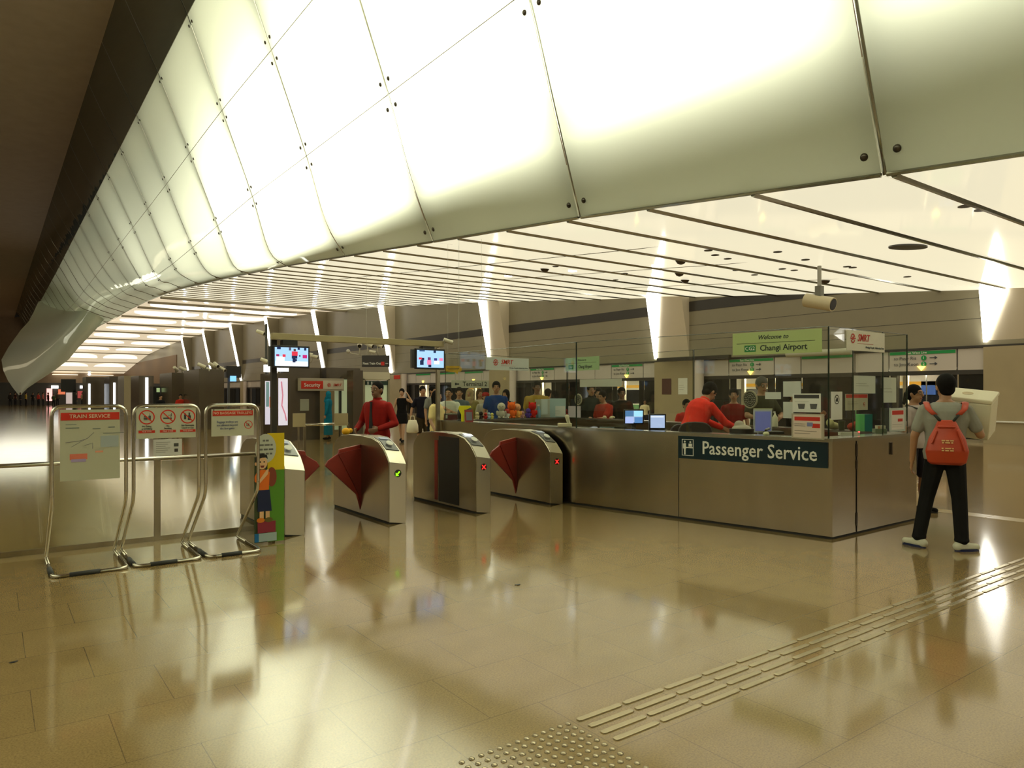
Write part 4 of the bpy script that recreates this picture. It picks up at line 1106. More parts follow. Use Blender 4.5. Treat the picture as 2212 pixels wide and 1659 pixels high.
    if glasses:
        bm = B()
        for sg in (-1, 1):
            tube(bm, [hd((sg * .032 + .024 * math.cos(a), .094 - abs(.01 * math.cos(a)), .008 + .018 * math.sin(a))) for a in [2 * PI * i / 12 for i in range(12)]], .0025 * s, 5, closed=True)
            tube(bm, [hd((sg * .056, .085, .012)), hd((sg * .08, .0, .01))], .0022 * s, 5)
        tube(bm, [hd((-.009, .096, .01)), hd((.009, .096, .01))], .0022 * s, 5); obj('glasses', bm, 'black', t)
    # ---- hair
    if hair:
        bm = B()
        if hair in ('short', 'crop'):
            g = .012 if hair == 'short' else .006
            ball(bm, hd((0, -.024, .038)), (.076 + g) * s, (.09 + g) * s, (.090 + g) * s, 18, 12, rot=Rh)
            ball(bm, hd((0, -.048, -.02)), (.066 + g * .6) * s, .055 * s, .07 * s, 14, 9, rot=Rh)
        elif hair == 'bald':
            ball(bm, hd((0, -.045, -.01)), .079 * s, .066 * s, .05 * s, 14, 9, rot=Rh)
        elif hair == 'ponytail':
            ball(bm, hd((0, -.024, .034)), .088 * s, .1 * s, .1 * s, 18, 12, rot=Rh)
            cap(bm, hd((0, -.12, .0)), hd((0, -.15, -.13)), .035 * s, .02 * s); ball(bm, hd((0, -.05, -.03)), .07 * s, .058 * s, .07 * s, rot=Rh)
        elif hair == 'long':
            ball(bm, hd((0, -.02, .032)), .09 * s, .1 * s, .102 * s, 18, 12, rot=Rh)
            cap(bm, hd((0, -.06, 0)), hd((0, -.06, -.19)), .078 * s, .06 * s)
            for sg in (-1, 1): cap(bm, hd((sg * .072, -.01, 0)), hd((sg * .075, 0, -.16)), .028 * s, .02 * s)
        elif hair == 'scarf':
            ball(bm, hd((0, -.02, .028)), .094 * s, .1 * s, .108 * s, 18, 12, rot=Rh)
            for sg in (-1, 1): cap(bm, hd((sg * .06, .01, 0)), hd((sg * .05, .03, -.13)), .04 * s, .05 * s)
            cap(bm, hd((0, .03, -.13)), hd((0, .03, -.22)), .08 * s, .11 * s); ball(bm, hd((0, -.05, -.09)), .085 * s, .07 * s, .1 * s, rot=Rh)
        fuse('head_scarf' if hair == 'scarf' else 'hair', bm, cloth(*haircol), t, vox * .9, 2)
    if hat:
        bm = B(); ball(bm, hd((0, -.015, .055)), .098 * s, .108 * s, .075 * s, 18, 10, rot=Rh); cap(bm, hd((0, .08, .05)), hd((0, .13, .045)), .045 * s, .02 * s)
        fuse('cap', bm, cloth(*hat), t, vox, 2)
    # ---- shirt
    bm = B(); off = .016
    z0 = .88
    torso(bm, z0, 1.43 if sleeve == 'tank' else 1.455, off)
    if sleeve != 'tank':
        for k in 'LR':
            j = JS[k]
            if sleeve == 'short':
                m_ = j.lerp(EL[k], .68); cap(bm, j, m_, (.061 * b ** .5) * s, .060 * s)
            else:
                cap(bm, j, EL[k], (.060 * b ** .5) * s, .050 * s); cap(bm, EL[k], EL[k].lerp(WR[k], .97), .052 * s, .040 * s)
        if sleeve == 'long': loft(bm, [(up((0, -.01, 1.44)), upv((.07, 0, 0)), upv((0, .066, 0))), (up((0, -.005, 1.495)), upv((.066, 0, 0)), upv((0, .064, 0)))])
    sh_ = fuse('shirt' if lower != 'dress' else 'dress', bm, cloth(*shirt), t, vox, 3)
    # ---- lower garment
    bm = B()
    if lower == 'trousers':
        torso(bm, .88, .96, off - .004)
        for k, sg in (('L', -1), ('R', 1)):
            kn, an = Vector(Lg[k][0]) * s, Vector(Lg[k][1]) * s
            cap(bm, V3(sg * .08, 0, .89) * s, kn, .092 * s * b ** .5, .070 * s)
            cap(bm, kn, an + V3(0, 0, .03) * s, .070 * s, .062 * s)
            ball(bm, an + V3(0, 0, .02) * s, .068 * s, .07 * s, .035 * s, 12, 8)
        fuse('trousers', bm, cloth(*trousers), t, vox, 3)
    elif lower == 'shorts':
        torso(bm, .88, .96, off - .004)
        for k, sg in (('L', -1), ('R', 1)):
            kn = Vector(Lg[k][0]) * s; cap(bm, V3(sg * .08, 0, .89) * s, kn.lerp(V3(sg * .08, 0, .89) * s, .12), .095 * s, .085 * s)
        fuse('shorts', bm, cloth(*trousers), t, vox, 3)
    elif lower in ('skirt', 'dress'):
        loft(bm, [(V3(0, 0, .98) * s, V3(.15, 0, 0) * s, V3(0, .115, 0) * s), (V3(0, 0, .88) * s, V3(.185, 0, 0) * s, V3(0, .14, 0) * s), (V3(0, 0, hem) * s, V3(.20, 0, 0) * s, V3(0, .16, 0) * s)])
        fuse('skirt', bm, cloth(*(trousers if lower == 'skirt' else shirt)), t, vox, 2)
        bm = B()
    # ---- shoes
    for k, sg in (('L', -1), ('R', 1)):
        an, toe = Vector(Lg[k][1]) * s, Lg[k][2]
        fd = Matrix.Rotation(toe, 3, 'Z') @ V3(0, 1, 0)
        g0 = V3(an.x, an.y, an.z - .085 * s)
        bm = B()
        cap(bm, g0 + V3(0, 0, .045 * s) - fd * .045 * s, g0 + V3(0, 0, .036 * s) + fd * .15 * s, .043 * s, .034 * s)
        cap(bm, g0 + V3(0, 0, .06 * s) - fd * .03 * s, g0 + V3(0, 0, .04 * s) + fd * .1 * s, .042 * s, .034 * s)
        sho = fuse('shoe', bm, cloth(*shoes), t, vox * .8, 2)
        if detail:
            bm = B(); sd_ = fd.cross(V3(0, 0, 1))
            pts = []
            for i in range(16):
                a = 2 * PI * i / 16; c_ = math.cos(a); q = g0 + fd * (.055 + .125 * c_) * s + sd_ * math.sin(a) * (.046 - .006 * c_) * s; pts.append((q.x, q.y))
            prism(bm, pts, g0.z, g0.z + .022 * s); obj('sole', bm, paint(25, 35, 80) if shoes[0] > 150 else 'black', sho)
    return t, dict(hd=hd, up=up, upv=upv, WR=WR, EL=EL, JS=JS, s=s)

def at_(u, d): 
    p = atd(u, CV, d); return (p.x, p.y)
def toward(u):      # heading (deg) of someone facing the camera from column u; subtract 180 for facing away
    return 180 - YAW - math.degrees(math.atan((u - CU) / FPX))

# ---- man with the orange bag, back to the camera, box on his right arm
wb = Vector((7.69, 3.16, 0)); fa = toward(2030) - 180 + 4
t, J = person('man in grey T-shirt and black trousers seen from behind wearing an orange-red bag', (wb.x, wb.y), fa, 1.735, 'tan',
              shirt=(152, 151, 140), sleeve='short', trousers=(24, 23, 22), build=1.12, vox=.0075, shoes=(215, 212, 190), head_turn=.32,
              arms={'L': ((-.265, -.02, 1.11), (-.285, .03, .86)), 'R': ((.30, .05, 1.13), (.30, .30, 1.27))},
              legs={'L': ((-.155, .03, .50), (-.225, -.02, .085), .9), 'R': ((.12, .0, .50), (.135, -.05, .085), -1.0)}, glasses=True)
s = J['s']
# drawstring bag on his back
bag = thing('drawstring_bag', 'orange-red drawstring backpack on the back of the man in grey', 'backpack', t.location, t.rotation_euler.z)
bm = B()
loft(bm, [(V3(.0, -.17, .845) * s, V3(.13, 0, 0), V3(0, .03, 0)), (V3(.0, -.19, .87) * s, V3(.165, 0, 0), V3(0, .055, 0)), (V3(.0, -.205, .98) * s, V3(.185, 0, 0), V3(0, .075, 0)), (V3(.0, -.20, 1.1) * s, V3(.158, 0, 0), V3(0, .066, 0)),
          (V3(0, -.185, 1.2) * s, V3(.108, 0, 0), V3(0, .05, 0)), (V3(0, -.17, 1.255) * s, V3(.085, 0, 0), V3(0, .03, 0)), (V3(0, -.165, 1.28) * s, V3(.07, 0, 0), V3(0, .022, 0))], 28)
bg = fuse('sack', bm, pbr('orange_nylon', (.50, .055, .018), .42, noise=.15, nscale=6, bump=.5), bag, .009, 3)
for sg in (-1, 1):
    bm = B(); tube(bm, [V3(sg * .05, -.175, 1.262) * s, V3(sg * .10, -.165, 1.33) * s], .013, 8); obj('cord', bm, paint(40, 45, 40), bag, smooth=True)
    bm = B()
    pts = [V3(sg * .10, -.168, 1.33) * s, V3(sg * .15, -.14, 1.385) * s, V3(sg * .165, -.075, 1.442) * s, V3(sg * .163, .02, 1.45) * s, V3(sg * .155, .10, 1.40) * s]
    R_ = [(p, V3(.028, 0, 0), (pts[min(i + 1, 4)] - pts[max(i - 1, 0)]).normalized().cross(V3(1, 0, 0)) * .008) for i, p in enumerate(pts)]
    loft(bm, R_, 12); obj('shoulder_strap', bm, bpy.data.materials['orange_nylon'], bag, smooth=True)
bm = B(); cap(bm, V3(-.07, -.235, 1.215) * s, V3(.06, -.235, 1.215) * s, .012, .01); cap(bm, V3(-.09, -.24, 1.17) * s, V3(-.13, -.262, 1.06) * s, .012, .01); cap(bm, V3(.09, -.24, 1.18) * s, V3(.14, -.262, 1.0) * s, .013, .01)
obj('fold', bm, bpy.data.materials['orange_nylon'], bag, smooth=True)
bm = B()
for zz, segs_ in ((1.085, ((-.05, -.02), (-.012, .012), (.02, .05))), (1.065, ((-.045, -.03), (-.02, .02), (.03, .045))), (1.01, ((-.05, -.035), (-.02, .03), (.038, .05))), (.99, ((-.05, -.03), (-.02, .01), (.02, .05)))):
    for xa_, xb_ in segs_: box(bm, xa_, xb_, -.284 * s - .001, -.27 * s, (zz - .006) * s, (zz + .006) * s)
obj('printed_lines', bm, paint(235, 190, 130), bag)
# white box carried on the right
p = atd(2092, 893, 7.35)
bxo = thing('foam_box', 'large white foam box held up by the man with the orange bag', 'box', (p.x, p.y, p.z), math.radians(fa + 28))
bxo.rotation_euler = (Matrix.Rotation(math.radians(-YAW - 20), 4, 'Z') @ Matrix.Rotation(math.radians(17), 4, 'X') @ Matrix.Rotation(math.radians(-24), 4, 'Z')).to_euler()
bx('box_body', (-.22, .22, -.17, .17, -.21, .17), paint(240, 232, 205, .7), bxo, bevel=.012)
bx('lid', (-.226, .226, -.176, .176, .172, .215), paint(244, 236, 208, .7), bxo, bevel=.012)
bm = B(); lathe(bm, [(.045, 0), (.05, .006), (.03, .004), (0.001, .003)], (-.02, .0, .212), 18); obj('lid_recess', bm, paint(200, 180, 140), bxo)
# ---- red-shirted officer behind the gates
p = at_(815, 10.15)
t, J = person('man in dark red long-sleeved shirt and black tie walking behind the gates', p, toward(815) - 38, 1.72, 'dark', shirt=(138, 24, 18), sleeve='long', trousers=(25, 24, 26), hair='crop', build=1.2, vox=.0095,
              arms={'L': ((-.30, -.02, 1.13), (-.20, .22, 1.06)), 'R': ((.31, -.03, 1.13), (.18, .24, 1.05))}, legs={'L': ((-.1, .12, .5), (-.1, .12, .085), 0), 'R': ((.1, -.02, .5), (.1, -.2, .12), 0)})
s = J['s']
bm = B(); prism(bm, [(-.018, 1.43), (.018, 1.43), (.012, 1.405), (.034, 1.02), (0, .97), (-.034, 1.02), (-.012, 1.405)], .128, .15, 'y')
for v in bm.verts: v.co *= s
obj('necktie', bm, paint(22, 18, 20), t)
p = atd(765, 935, 10.0)
c_ = thing('toy', 'small yellow soft toy lying at the rear top of the green arrow gate', 'toy', (3.9, 9.12, .995)); bm = B(); ball(bm, (0, 0, .04), .06, .05, .05); ball(bm, (.06, 0, .05), .035); obj('toy_body', bm, paint(240, 175, 20), c_, smooth=True)
# ---- bending staff member inside the booth
p = at_(1488, 9.7)
t, J = person('staff member in bright red shirt bending over the rear desk inside the counter', p, -100, 1.80, 'tan', shirt=(232, 52, 38), sleeve='long', trousers=(20, 20, 22), lean=.55, build=1.12, vox=.0095, head_pitch=.35,
              arms={'L': ((-.20, .42, 1.12), (-.12, .66, 1.02)), 'R': ((.24, .40, 1.10), (.16, .66, 1.02))})
bx_ = bpy.data.objects
# ---- man with grey hair and glasses outside the rear glass
t, J = person('grey-haired man in glasses and dark olive shirt waiting behind the large speech grille', at_(1645, 11.2), toward(1645) + 30, 1.80, 'tan', shirt=(62, 62, 42), haircol=(95, 92, 88), glasses=True, build=1.1, vox=.01, head_pitch=.2,
              arms={'L': ((-.28, .08, 1.15), (-.1, .32, 1.12)), 'R': ((.28, .08, 1.15), (.12, .34, 1.1))})
folder = thing('tray', 'dark tray with pale top edge held by the grey-haired man', 'tray', (*at_(1648, 10.65), 1.22), math.radians(-YAW - 18)); bx('tray_body', (-.13, .13, -.05, .05, 0, .09), paint(60, 62, 42), folder, bevel=.004); bx('tray_rim', (-.135, .135, -.055, .055, .09, .105), paint(205, 205, 160), folder)
t, J = person('person in dark T-shirt with a bare forearm raised right of the grey-haired man', at_(1714, 11.5), toward(1706) + 70, 1.62, 'tan', shirt=(38, 38, 36), vox=.011, hair='short',
              arms={'L': ((-.22, .28, 1.08), (-.14, .42, 1.25)), 'R': ((.25, .16, 1.02), (.2, .35, 1.16))}, head_pitch=.15)
t, J = person('person in dark red top behind the bending staff member', at_(1585, 12.4), toward(1585), 1.63, 'tan', shirt=(125, 22, 18), vox=.013, hair='short')
person('child with black hair behind the bending staff member', at_(1483, 12.8), toward(1483) + 20, 1.44, 'tan', shirt=(190, 50, 40), vox=.013)
# ---- woman with ponytail at the right end
t, J = person('woman with black ponytail, glasses and pale lilac T-shirt at the right end of the counter', at_(1975, 9.2), toward(1975) + 62, 1.66, 'tan', shirt=(190, 178, 172), hair='ponytail', glasses=True, vox=.010, trousers=(35, 33, 40), lower='shorts', shoes=(25, 25, 28), build=1.05, legs={'L': ((-.16, .03, .50), (-.22, 0, .085), .2), 'R': ((.16, .02, .5), (.22, 0, .085), 0)})
s = J['s']
bm = B(); tube(bm, [V3(.10, .12, 1.40) * s, V3(.0, .165, 1.25) * s, V3(-.12, .15, 1.05) * s, V3(-.17, .03, .98) * s, V3(-.12, -.13, 1.1) * s, V3(.05, -.14, 1.32) * s, V3(.12, -.04, 1.45) * s], .012, 6, closed=True)
tag(obj('bag_strap', bm, 'black', loc=t.location, rotz=t.rotation_euler.z, smooth=True), 'thin black cross-body strap of the woman with the ponytail', 'strap')

def rear(u, k=.4):
    q, d = online(u, CB, CD) if u > 1226 else online(u, CA, CB)
    return at_(u, d + k)
# ---- queue behind the counter, left to right
person('woman in black tank top and black skirt walking past the gates with one hand raised', at_(868, 22.6), toward(868) - 12, 1.70, 'light', shirt=(16, 15, 16), sleeve='tank', trousers=(18, 17, 18), lower='skirt', hair='short', vox=.014, shoes=(20, 20, 20), build=.95,
       arms={'L': ((-.34, .02, 1.28), (-.22, .08, 1.52)), 'R': ((.25, -.02, 1.15), (.28, .04, .93))}, legs={'L': ((-.07, .1, .5), (-.05, .1, .085), 0), 'R': ((.07, -.05, .5), (.06, -.2, .12), 0)})
t, J = person('man in navy T-shirt carrying a white shopping bag, facing the gates', at_(913, 19.0), toward(913) + 15, 1.74, 'tan', shirt=(24, 22, 34), trousers=(60, 50, 32), lower='shorts', vox=.013, arms={'L': ((-.25, 0, 1.13), (-.26, .06, .88)), 'R': ((.28, -.05, 1.12), (.34, .06, .92))})
p = atd(891, 917, 18.6)
sbg = thing('shopping_bag', 'white plastic shopping bag held by the man in the navy T-shirt', 'bag', (p.x, p.y, p.z - .22), math.radians(-YAW))
bm = B(); loft(bm, [(V3(0, 0, 0), V3(.12, 0, 0), V3(0, .07, 0)), (V3(0, 0, .02), V3(.16, 0, 0), V3(0, .09, 0)), (V3(0, 0, .2), V3(.15, 0, 0), V3(0, .08, 0)), (V3(0, 0, .34), V3(.10, 0, 0), V3(0, .04, 0))], 16); obj('bag_body', bm, paint(240, 232, 205, .6), sbg, smooth=True)
bm = B(); tube(bm, [(-.06, 0, .33), (-.04, 0, .44), (.04, 0, .44), (.06, 0, .33)], .01, 6); obj('handle', bm, paint(225, 218, 190), sbg, smooth=True)
person('man in grey T-shirt standing behind the woman in cream', at_(935, 17.6), toward(935) + 40, 1.73, 'tan', shirt=(130, 130, 122), vox=.014)
person('woman in cream top at the left corner of the counter, arm bent', at_(943, 13.6), toward(946) + 60, 1.60, 'light', shirt=(236, 216, 150), trousers=(18, 18, 22), vox=.012, hair='long', arms={'L': ((-.22, .1, 1.08), (-.12, .3, 1.2)), 'R': ((.24, 0, 1.1), (.25, .12, .9))})
person('bald-headed man in white polo shirt with folded arms behind the toys', at_(969, 14.6), toward(969) - 10, 1.66, 'tan', shirt=(205, 208, 192), hair='crop', build=1.15, vox=.012, arms={'L': ((-.28, .1, 1.13), (-.02, .24, 1.27)), 'R': ((.28, .1, 1.12), (.02, .26, 1.2))})
person('man in blue-grey checked shirt behind the terminal sign', at_(992, 15.8), toward(992), 1.68, 'tan', shirt=(88, 104, 108), vox=.013)
person('woman in tan head scarf and khaki top in the queue', at_(1015, 16.6), toward(1018) - 20, 1.66, 'tan', shirt=(150, 135, 85), hair='scarf', haircol=(165, 145, 105), vox=.013)
person('woman with brown hair and white top in the queue beside the head scarf', at_(1036, 17.4), toward(1037) + 15, 1.66, 'tan', shirt=(190, 180, 150), hair='long', haircol=(80, 60, 35), vox=.014)
person('youngster in red cap and white shirt with black waistcoat in the queue', at_(1049, 16.4), toward(1049), 1.58, 'tan', shirt=(180, 172, 155), hat=(150, 30, 25), vox=.013)
person('tall man in royal blue V-neck shirt facing the counter', at_(1072, 15.2), toward(1072), 1.80, 'tan', shirt=(22, 62, 125), trousers=(28, 32, 45), build=1.1, vox=.011)
person('person in black with black hair right behind the man in blue', at_(1093, 16.6), toward(1093) - 30, 1.64, 'tan', shirt=(38, 30, 26), vox=.013, hair='long')
person('heavy man in mustard T-shirt in front of the open train doors', rear(1160, .5), toward(1160) + 10, 1.80, 'dark', shirt=(165, 135, 55), build=1.3, vox=.012, trousers=(50, 48, 45))
person('person in yellow top inside the furthest train doorway', at_(1184, 17.5), toward(1184) + 150, 1.66, 'tan', shirt=(215, 165, 70), vox=.015)
person('man in black jacket partly behind the blank white strip', rear(1277, .45), toward(1277) + 10, 1.74, 'tan', shirt=(30, 32, 24), sleeve='long', build=1.2, vox=.012)
person('person with a black face covering behind the man in the black jacket', rear(1293, 1.6), toward(1291), 1.66, 'tan', shirt=(18, 18, 18), sleeve='long', vox=.013)
person('woman in orange-red patterned dress leaning on the rear counter', rear(1308, .62), toward(1308) - 40, 1.60, 'tan', shirt=(170, 52, 34), lower='dress', lean=.15, build=1.15, vox=.012, arms={'L': ((-.2, .3, 1.13), (-.1, .52, 1.12)), 'R': ((.26, .1, 1.1), (.2, .3, 1.0))})
person('smiling man in glasses and black T-shirt behind the woman in orange', rear(1343, 1.5), toward(1343) + 12, 1.67, 'dark', shirt=(17, 17, 16), glasses=True, build=1.15, vox=.012)
t, J = person('passenger in cream shirt sitting inside the middle train car', at_(1393, 33.6), toward(1393), 1.6, 'dark', shirt=(225, 212, 170), vox=.018, legs={'L': ((-.1, .4, .75), (-.1, .42, .3), 0), 'R': ((.1, .4, .75), (.1, .42, .3), 0)}, detail=False)
t.location.z = -.33
# ---- far people
person('person in long teal dress standing in the passage behind the security sign', at_(709, 24.0), toward(709) - 100, 1.62, 'tan', shirt=(20, 120, 150), sleeve='long', lower='dress', hair='scarf', haircol=(20, 125, 155), vox=.016, trousers=(20, 20, 25), detail=False, hem=.16)
person('person in orange-red top behind the middle sign stand', at_(390, 33.0), toward(390), 1.52, 'tan', shirt=(205, 45, 25), vox=.02, detail=False)
person('dark-haired person in black beside the ticket machine far left', at_(347, 32.0), toward(347) + 30, 1.5, 'tan', shirt=(22, 22, 24), vox=.02, detail=False)
FAR = [(12, 95, (120, 105, 70)), (22, 88, (45, 40, 35)), (33, 92, (60, 30, 25)), (44, 90, (35, 32, 30)), (56, 88, (190, 165, 60)), (62, 97, (200, 175, 70)), (71, 90, (30, 28, 28)), (83, 86, (150, 45, 35)), (93, 88, (170, 90, 85)), (104, 84, (60, 25, 22)), (116, 80, (55, 75, 45)), (124, 92, (70, 60, 50)), (178, 84, (150, 130, 100)), (163, 72, (25, 24, 24)), (236, 70, (120, 40, 30)), (286, 62, (90, 30, 25))]
names = ['khaki', 'dark grey', 'maroon', 'black', 'yellow', 'pale yellow', 'black', 'red', 'pink', 'dark red', 'green', 'brown', 'beige', 'black', 'rust', 'dark red']
wh = ['at the far left edge of the hall', 'second from the left edge of the hall', 'under the tip of the glass vault', 'just right of the vault tip', 'with a bright top near the vault tip', 'behind the brighter yellow one', 'between the yellow and red ones', 'left of the pink one', 'right of the red one', 'below the red shop sign', 'crouched by the plants over the first sign stand', 'before the dark shop', 'under the far lit portal', 'in front of the far ticket hall', 'near the far steel cladding', 'by the gap between far booths']
protoF = {}
for i, (u, d, col) in enumerate(FAR):
    person('tiny distant person in %s %s' % (names[i], wh[i]), at_(u, d), toward(u) + 25 * (i % 5), 1.66 if i != 10 else 1.5, 'tan', shirt=col, vox=.035, detail=False, sleeve='long' if i % 2 else 'short')

# ================================================================ SCREENS, BEAM, CCTV
bmx = thing('gantry_beam', 'pale horizontal beam over the gates carrying two screens', 'beam', (0, 0, 0))
a = aty(586, 735, 11.0); b_ = aty(955, 745, 11.0)
bx('beam', (a.x, b_.x, 10.94, 11.06, 2.38, 2.48), paint(165, 150, 110, .4), bmx, bevel=.004)
bx('post', (a.x + .03, a.x + .11, 11.07, 11.15, 0, 2.46), pbr('dark_post', (.03, .025, .02), .4), bmx)
bx('post', (b_.x - .06, b_.x - .0, 11.07, 11.13, 0, 2.46), 'steel', bmx)
def tv(u0, u1, vt, vb, label, scene):
    p, q = aty(u0, vt, 10.84), aty(u1, vb, 10.84); w = q.x - p.x; zt_, zb_ = p.z, aty(u0, vb, 10.84).z; h = zt_ - zb_
    t = thing('wall_screen', label, 'screen', (p.x, 10.84, zb_), 0)
    bx('casing', (0, w, 0, .06, 0, h), 'black', t, bevel=.006)
    bx('bracket', (w * .3, w * .7, .06, .2, h * .3, 2.375 - zb_), 'black', t)
    bx('speaker_bar', (-.05, -.005, .05, .1, .02, h * .95), 'darkgrey', t)
    sc = bx('display', (.025, w - .025, -.004, .002, .03, h - .03), glow('screen_blue', (.42, .68, 1.0), 1.05), t, label='lit blue-white picture')
    for i, (x0, x1, z0, z1, col) in enumerate(scene):
        bx('screen_shape', (x0 * w, x1 * w, -.007 - .0008 * (i % 3), -.003, z0 * h, z1 * h), glow('px_%s%d' % (label[:3], i), col, 1.0), sc)
DKB = (.02, .03, .08); RD = (.8, .05, .08); PK = (1.0, .25, .45)
tv(590, 669, 745, 794, 'lit screen on the left end of the beam showing a man in red between gates', [(.06, .94, .08, .30, (1.2, 1.3, 1.4)), (.08, .3, .3, .5, (1.1, 1.25, 1.4)), (.52, .60, .25, .42, DKB), (.60, .64, .25, .40, DKB), (.50, .65, .42, .55, DKB), (.50, .66, .55, .74, RD), (.55, .61, .75, .86, (.1, .05, .05)), (.08, .16, .50, .60, (.4, .05, .15)), (.25, .33, .48, .60, RD), (.8, .92, .45, .60, (.6, .03, .2)), (.7, .74, .52, .58, DKB), (.1, .2, .82, .93, DKB), (.42, .48, .78, .93, (.1, .1, .15)), (.66, .72, .82, .93, DKB), (.84, .90, .8, .93, DKB)])
tv(898, 961, 752, 797, 'lit screen on the right end of the beam showing a queue of people', [(.14, .26, .2, .42, DKB), (.18, .28, .42, .55, DKB), (.1, .2, .46, .56, RD), (.38, .52, .22, .45, PK), (.40, .50, .45, .58, (.2, .05, .15)), (.42, .52, .1, .22, DKB), (.62, .80, .25, .42, (1.2, 1.2, 1.3)), (.62, .72, .42, .55, (.05, .05, .25)), (.80, .92, .42, .56, PK), (.12, .3, .85, .93, (.05, .1, .2)), (.60, .68, .8, .93, DKB)])
def cctv(p, yaw, pitch, ln, label, kind='bullet', mount=None, r=.045):
    """mount: vector from camera body to where its bracket is fixed"""
    t = thing('security_camera', label, 'security camera', p, 0)
    d = Vector((math.sin(math.radians(yaw)) * math.cos(math.radians(pitch)), math.cos(math.radians(yaw)) * math.cos(math.radians(pitch)), math.sin(math.radians(pitch))))
    if kind == 'dome':
        bm = B(); ball(bm, (0, 0, 0), r * 1.5); obj('housing', bm, paint(190, 185, 170, .3), t, smooth=True)
    else:
        bm = B(); cyl(bm, -d * ln * .5, d * ln * .5, r, r * 1.05, 18); obj('housing', bm, paint(215, 208, 185, .3), t, smooth='auto')
        bm = B(); cyl(bm, d * ln * .5, d * (ln * .5 + .004), r * .9, r * .9, 18); obj('lens', bm, 'black', t)
    m = Vector(mount) if mount else Vector((0, 0, -.15))
    bm = B(); tube(bm, fillet([-d * ln * .15, -d * ln * .15 + Vector((m.x * .2, m.y * .2, m.z * .5)), m], .03, 3), .012 * r / .045, 8); obj('bracket', bm, paint(190, 185, 165), t, smooth=True)
# large one hanging over the counter
t = thing('security_camera', 'large cylindrical camera on a drop pole above the right part of the counter', 'security camera', (0, 0, 0))
p = atd(1770, 653, 18.4)
dv = Vector((CO * .62 - SI * .8, -SI * .62 - CO * .8, -.26)).normalized()
bm = B(); cyl(bm, p - dv * .38, p + dv * .38, .18, .18, 26); obj('housing', bm, paint(200, 190, 155, .3), t, smooth='auto')
bm = B(); cyl(bm, p + dv * .378, p + dv * .386, .15, .15, 22); obj('lens', bm, 'black', t)
bm = B(); tube(bm, [p + Vector((0, 0, .1)), p + Vector((0, 0, .2)), (p.x, p.y, ceil_z(p.y) - .02)], .05, 12); obj('drop_pole', bm, paint(170, 170, 160), t, smooth='auto')
bm = B(); box(bm, p.x - .08, p.x + .08, p.y - .08, p.y + .08, p.z + .15, p.z + .42); obj('joint', bm, paint(120, 120, 110), t)
p = aty(968, 737, 10.9); cctv(p, YAW + 75, -18, .17, 'small camera on the right end of the screen beam', mount=(b_.x - p.x - .02, .1, 2.42 - p.z), r=.036)
p = atx(2002, 838, 27.9); bx('priority_sticker', (28.02, 28.1, p.y - .25, p.y + .25, p.z - .25, p.z + .25), paint(40, 80, 150), bpy.data.objects['train_car.001'])
# ---- suspended direction sign with its crown of cameras
DS = 30.0
def at2(u, v, d=DS): return atd(u, v, d)
p = at2(783, 793); q = at2(842, 793)
ns = board('direction_sign', 'dark hanging sign for the next train out with white lettering and red badge', 'direction sign', 783, 842, 768, 793, (p.x, p.y), (q.x, q.y), pbr('sign_black', (.02, .012, .012), .3), th=.12,
      items=[('t', 'Next Train Out', .30, .36, .30, 'white', dict(bold=.004, sx=.8)), ('r', .70, .82, .14, .45, paint(200, 40, 35), 'badge'), ('r', .86, .96, .28, .32, 'white', 'arrow_shaft')])
w = ns['w']; h = ns['h']; del ns['w']; del ns['h']
for fx in (.15, .85):
    bm = B(); tube(bm, [(fx * w, -.06, h), (fx * w, -.06, ceil_z(ns.location.y) - ns.location.z + .02)], .006, 8); obj('hanger', bm, 'mullion', ns)
top = ns.location.z + h
for i, (u, v, yw, pt, kd, lb) in enumerate(((777, 744, YAW + 170, -25, 'b', 'leftmost upright camera above the next train sign, facing down the gates'), (797, 744, YAW + 110, -25, 'b', 'middle camera above the next train sign'), (818, 744, YAW + 100, -25, 'b', 'right-hand bright camera above the next train sign'), (805, 760, YAW + 90, -10, 'b', 'lower small camera just above the next train sign'), (752, 759, 0, 0, 'dome', 'grey dome camera left of the next train sign cluster'))):
    p = at2(u, v, DS - .06); cctv(p, yw, pt, .42 if i < 3 else .28, lb, kd, mount=(0, .02, top - p.z) if kd != 'dome' else (at2(785, 770).x - p.x, at2(785, 770).y - p.y, top - p.z), r=.09 if i < 3 else .06)
# cameras on tall pole behind the left screen
pl = at_(575, 24.0)
cp = thing('camera_pole', 'dark slim pole carrying cameras left of the beam', 'pole', (pl[0], pl[1], 0)); bm = B(); cyl(bm, (0, 0, 0), (0, 0, 3.9), .04, n=10); obj('pole', bm, 'darkgrey', cp, smooth='auto')
for u, v, lb in ((563, 718, 'highest camera on the slim pole left of the beam'), (572, 779, 'lower camera on the slim pole left of the beam')):
    p = atd(u, v, 23.7); cctv(p, YAW + 100, -20, .28, lb, mount=(pl[0] - p.x, pl[1] - p.y, -.12), r=.06)
bh = at_(676, 23.5)
for u, v, lb in ((668, 765, 'upper camera just right of the left screen'), (679, 770, 'lower camera just right of the left screen')):
    p = atd(u, v, 23.3); cctv(p, YAW + 90, -15, .25, lb, mount=(bh[0] - p.x, atd(624, CV, 23.5).y + .3 - p.y, 2.42 - p.z), r=.055)

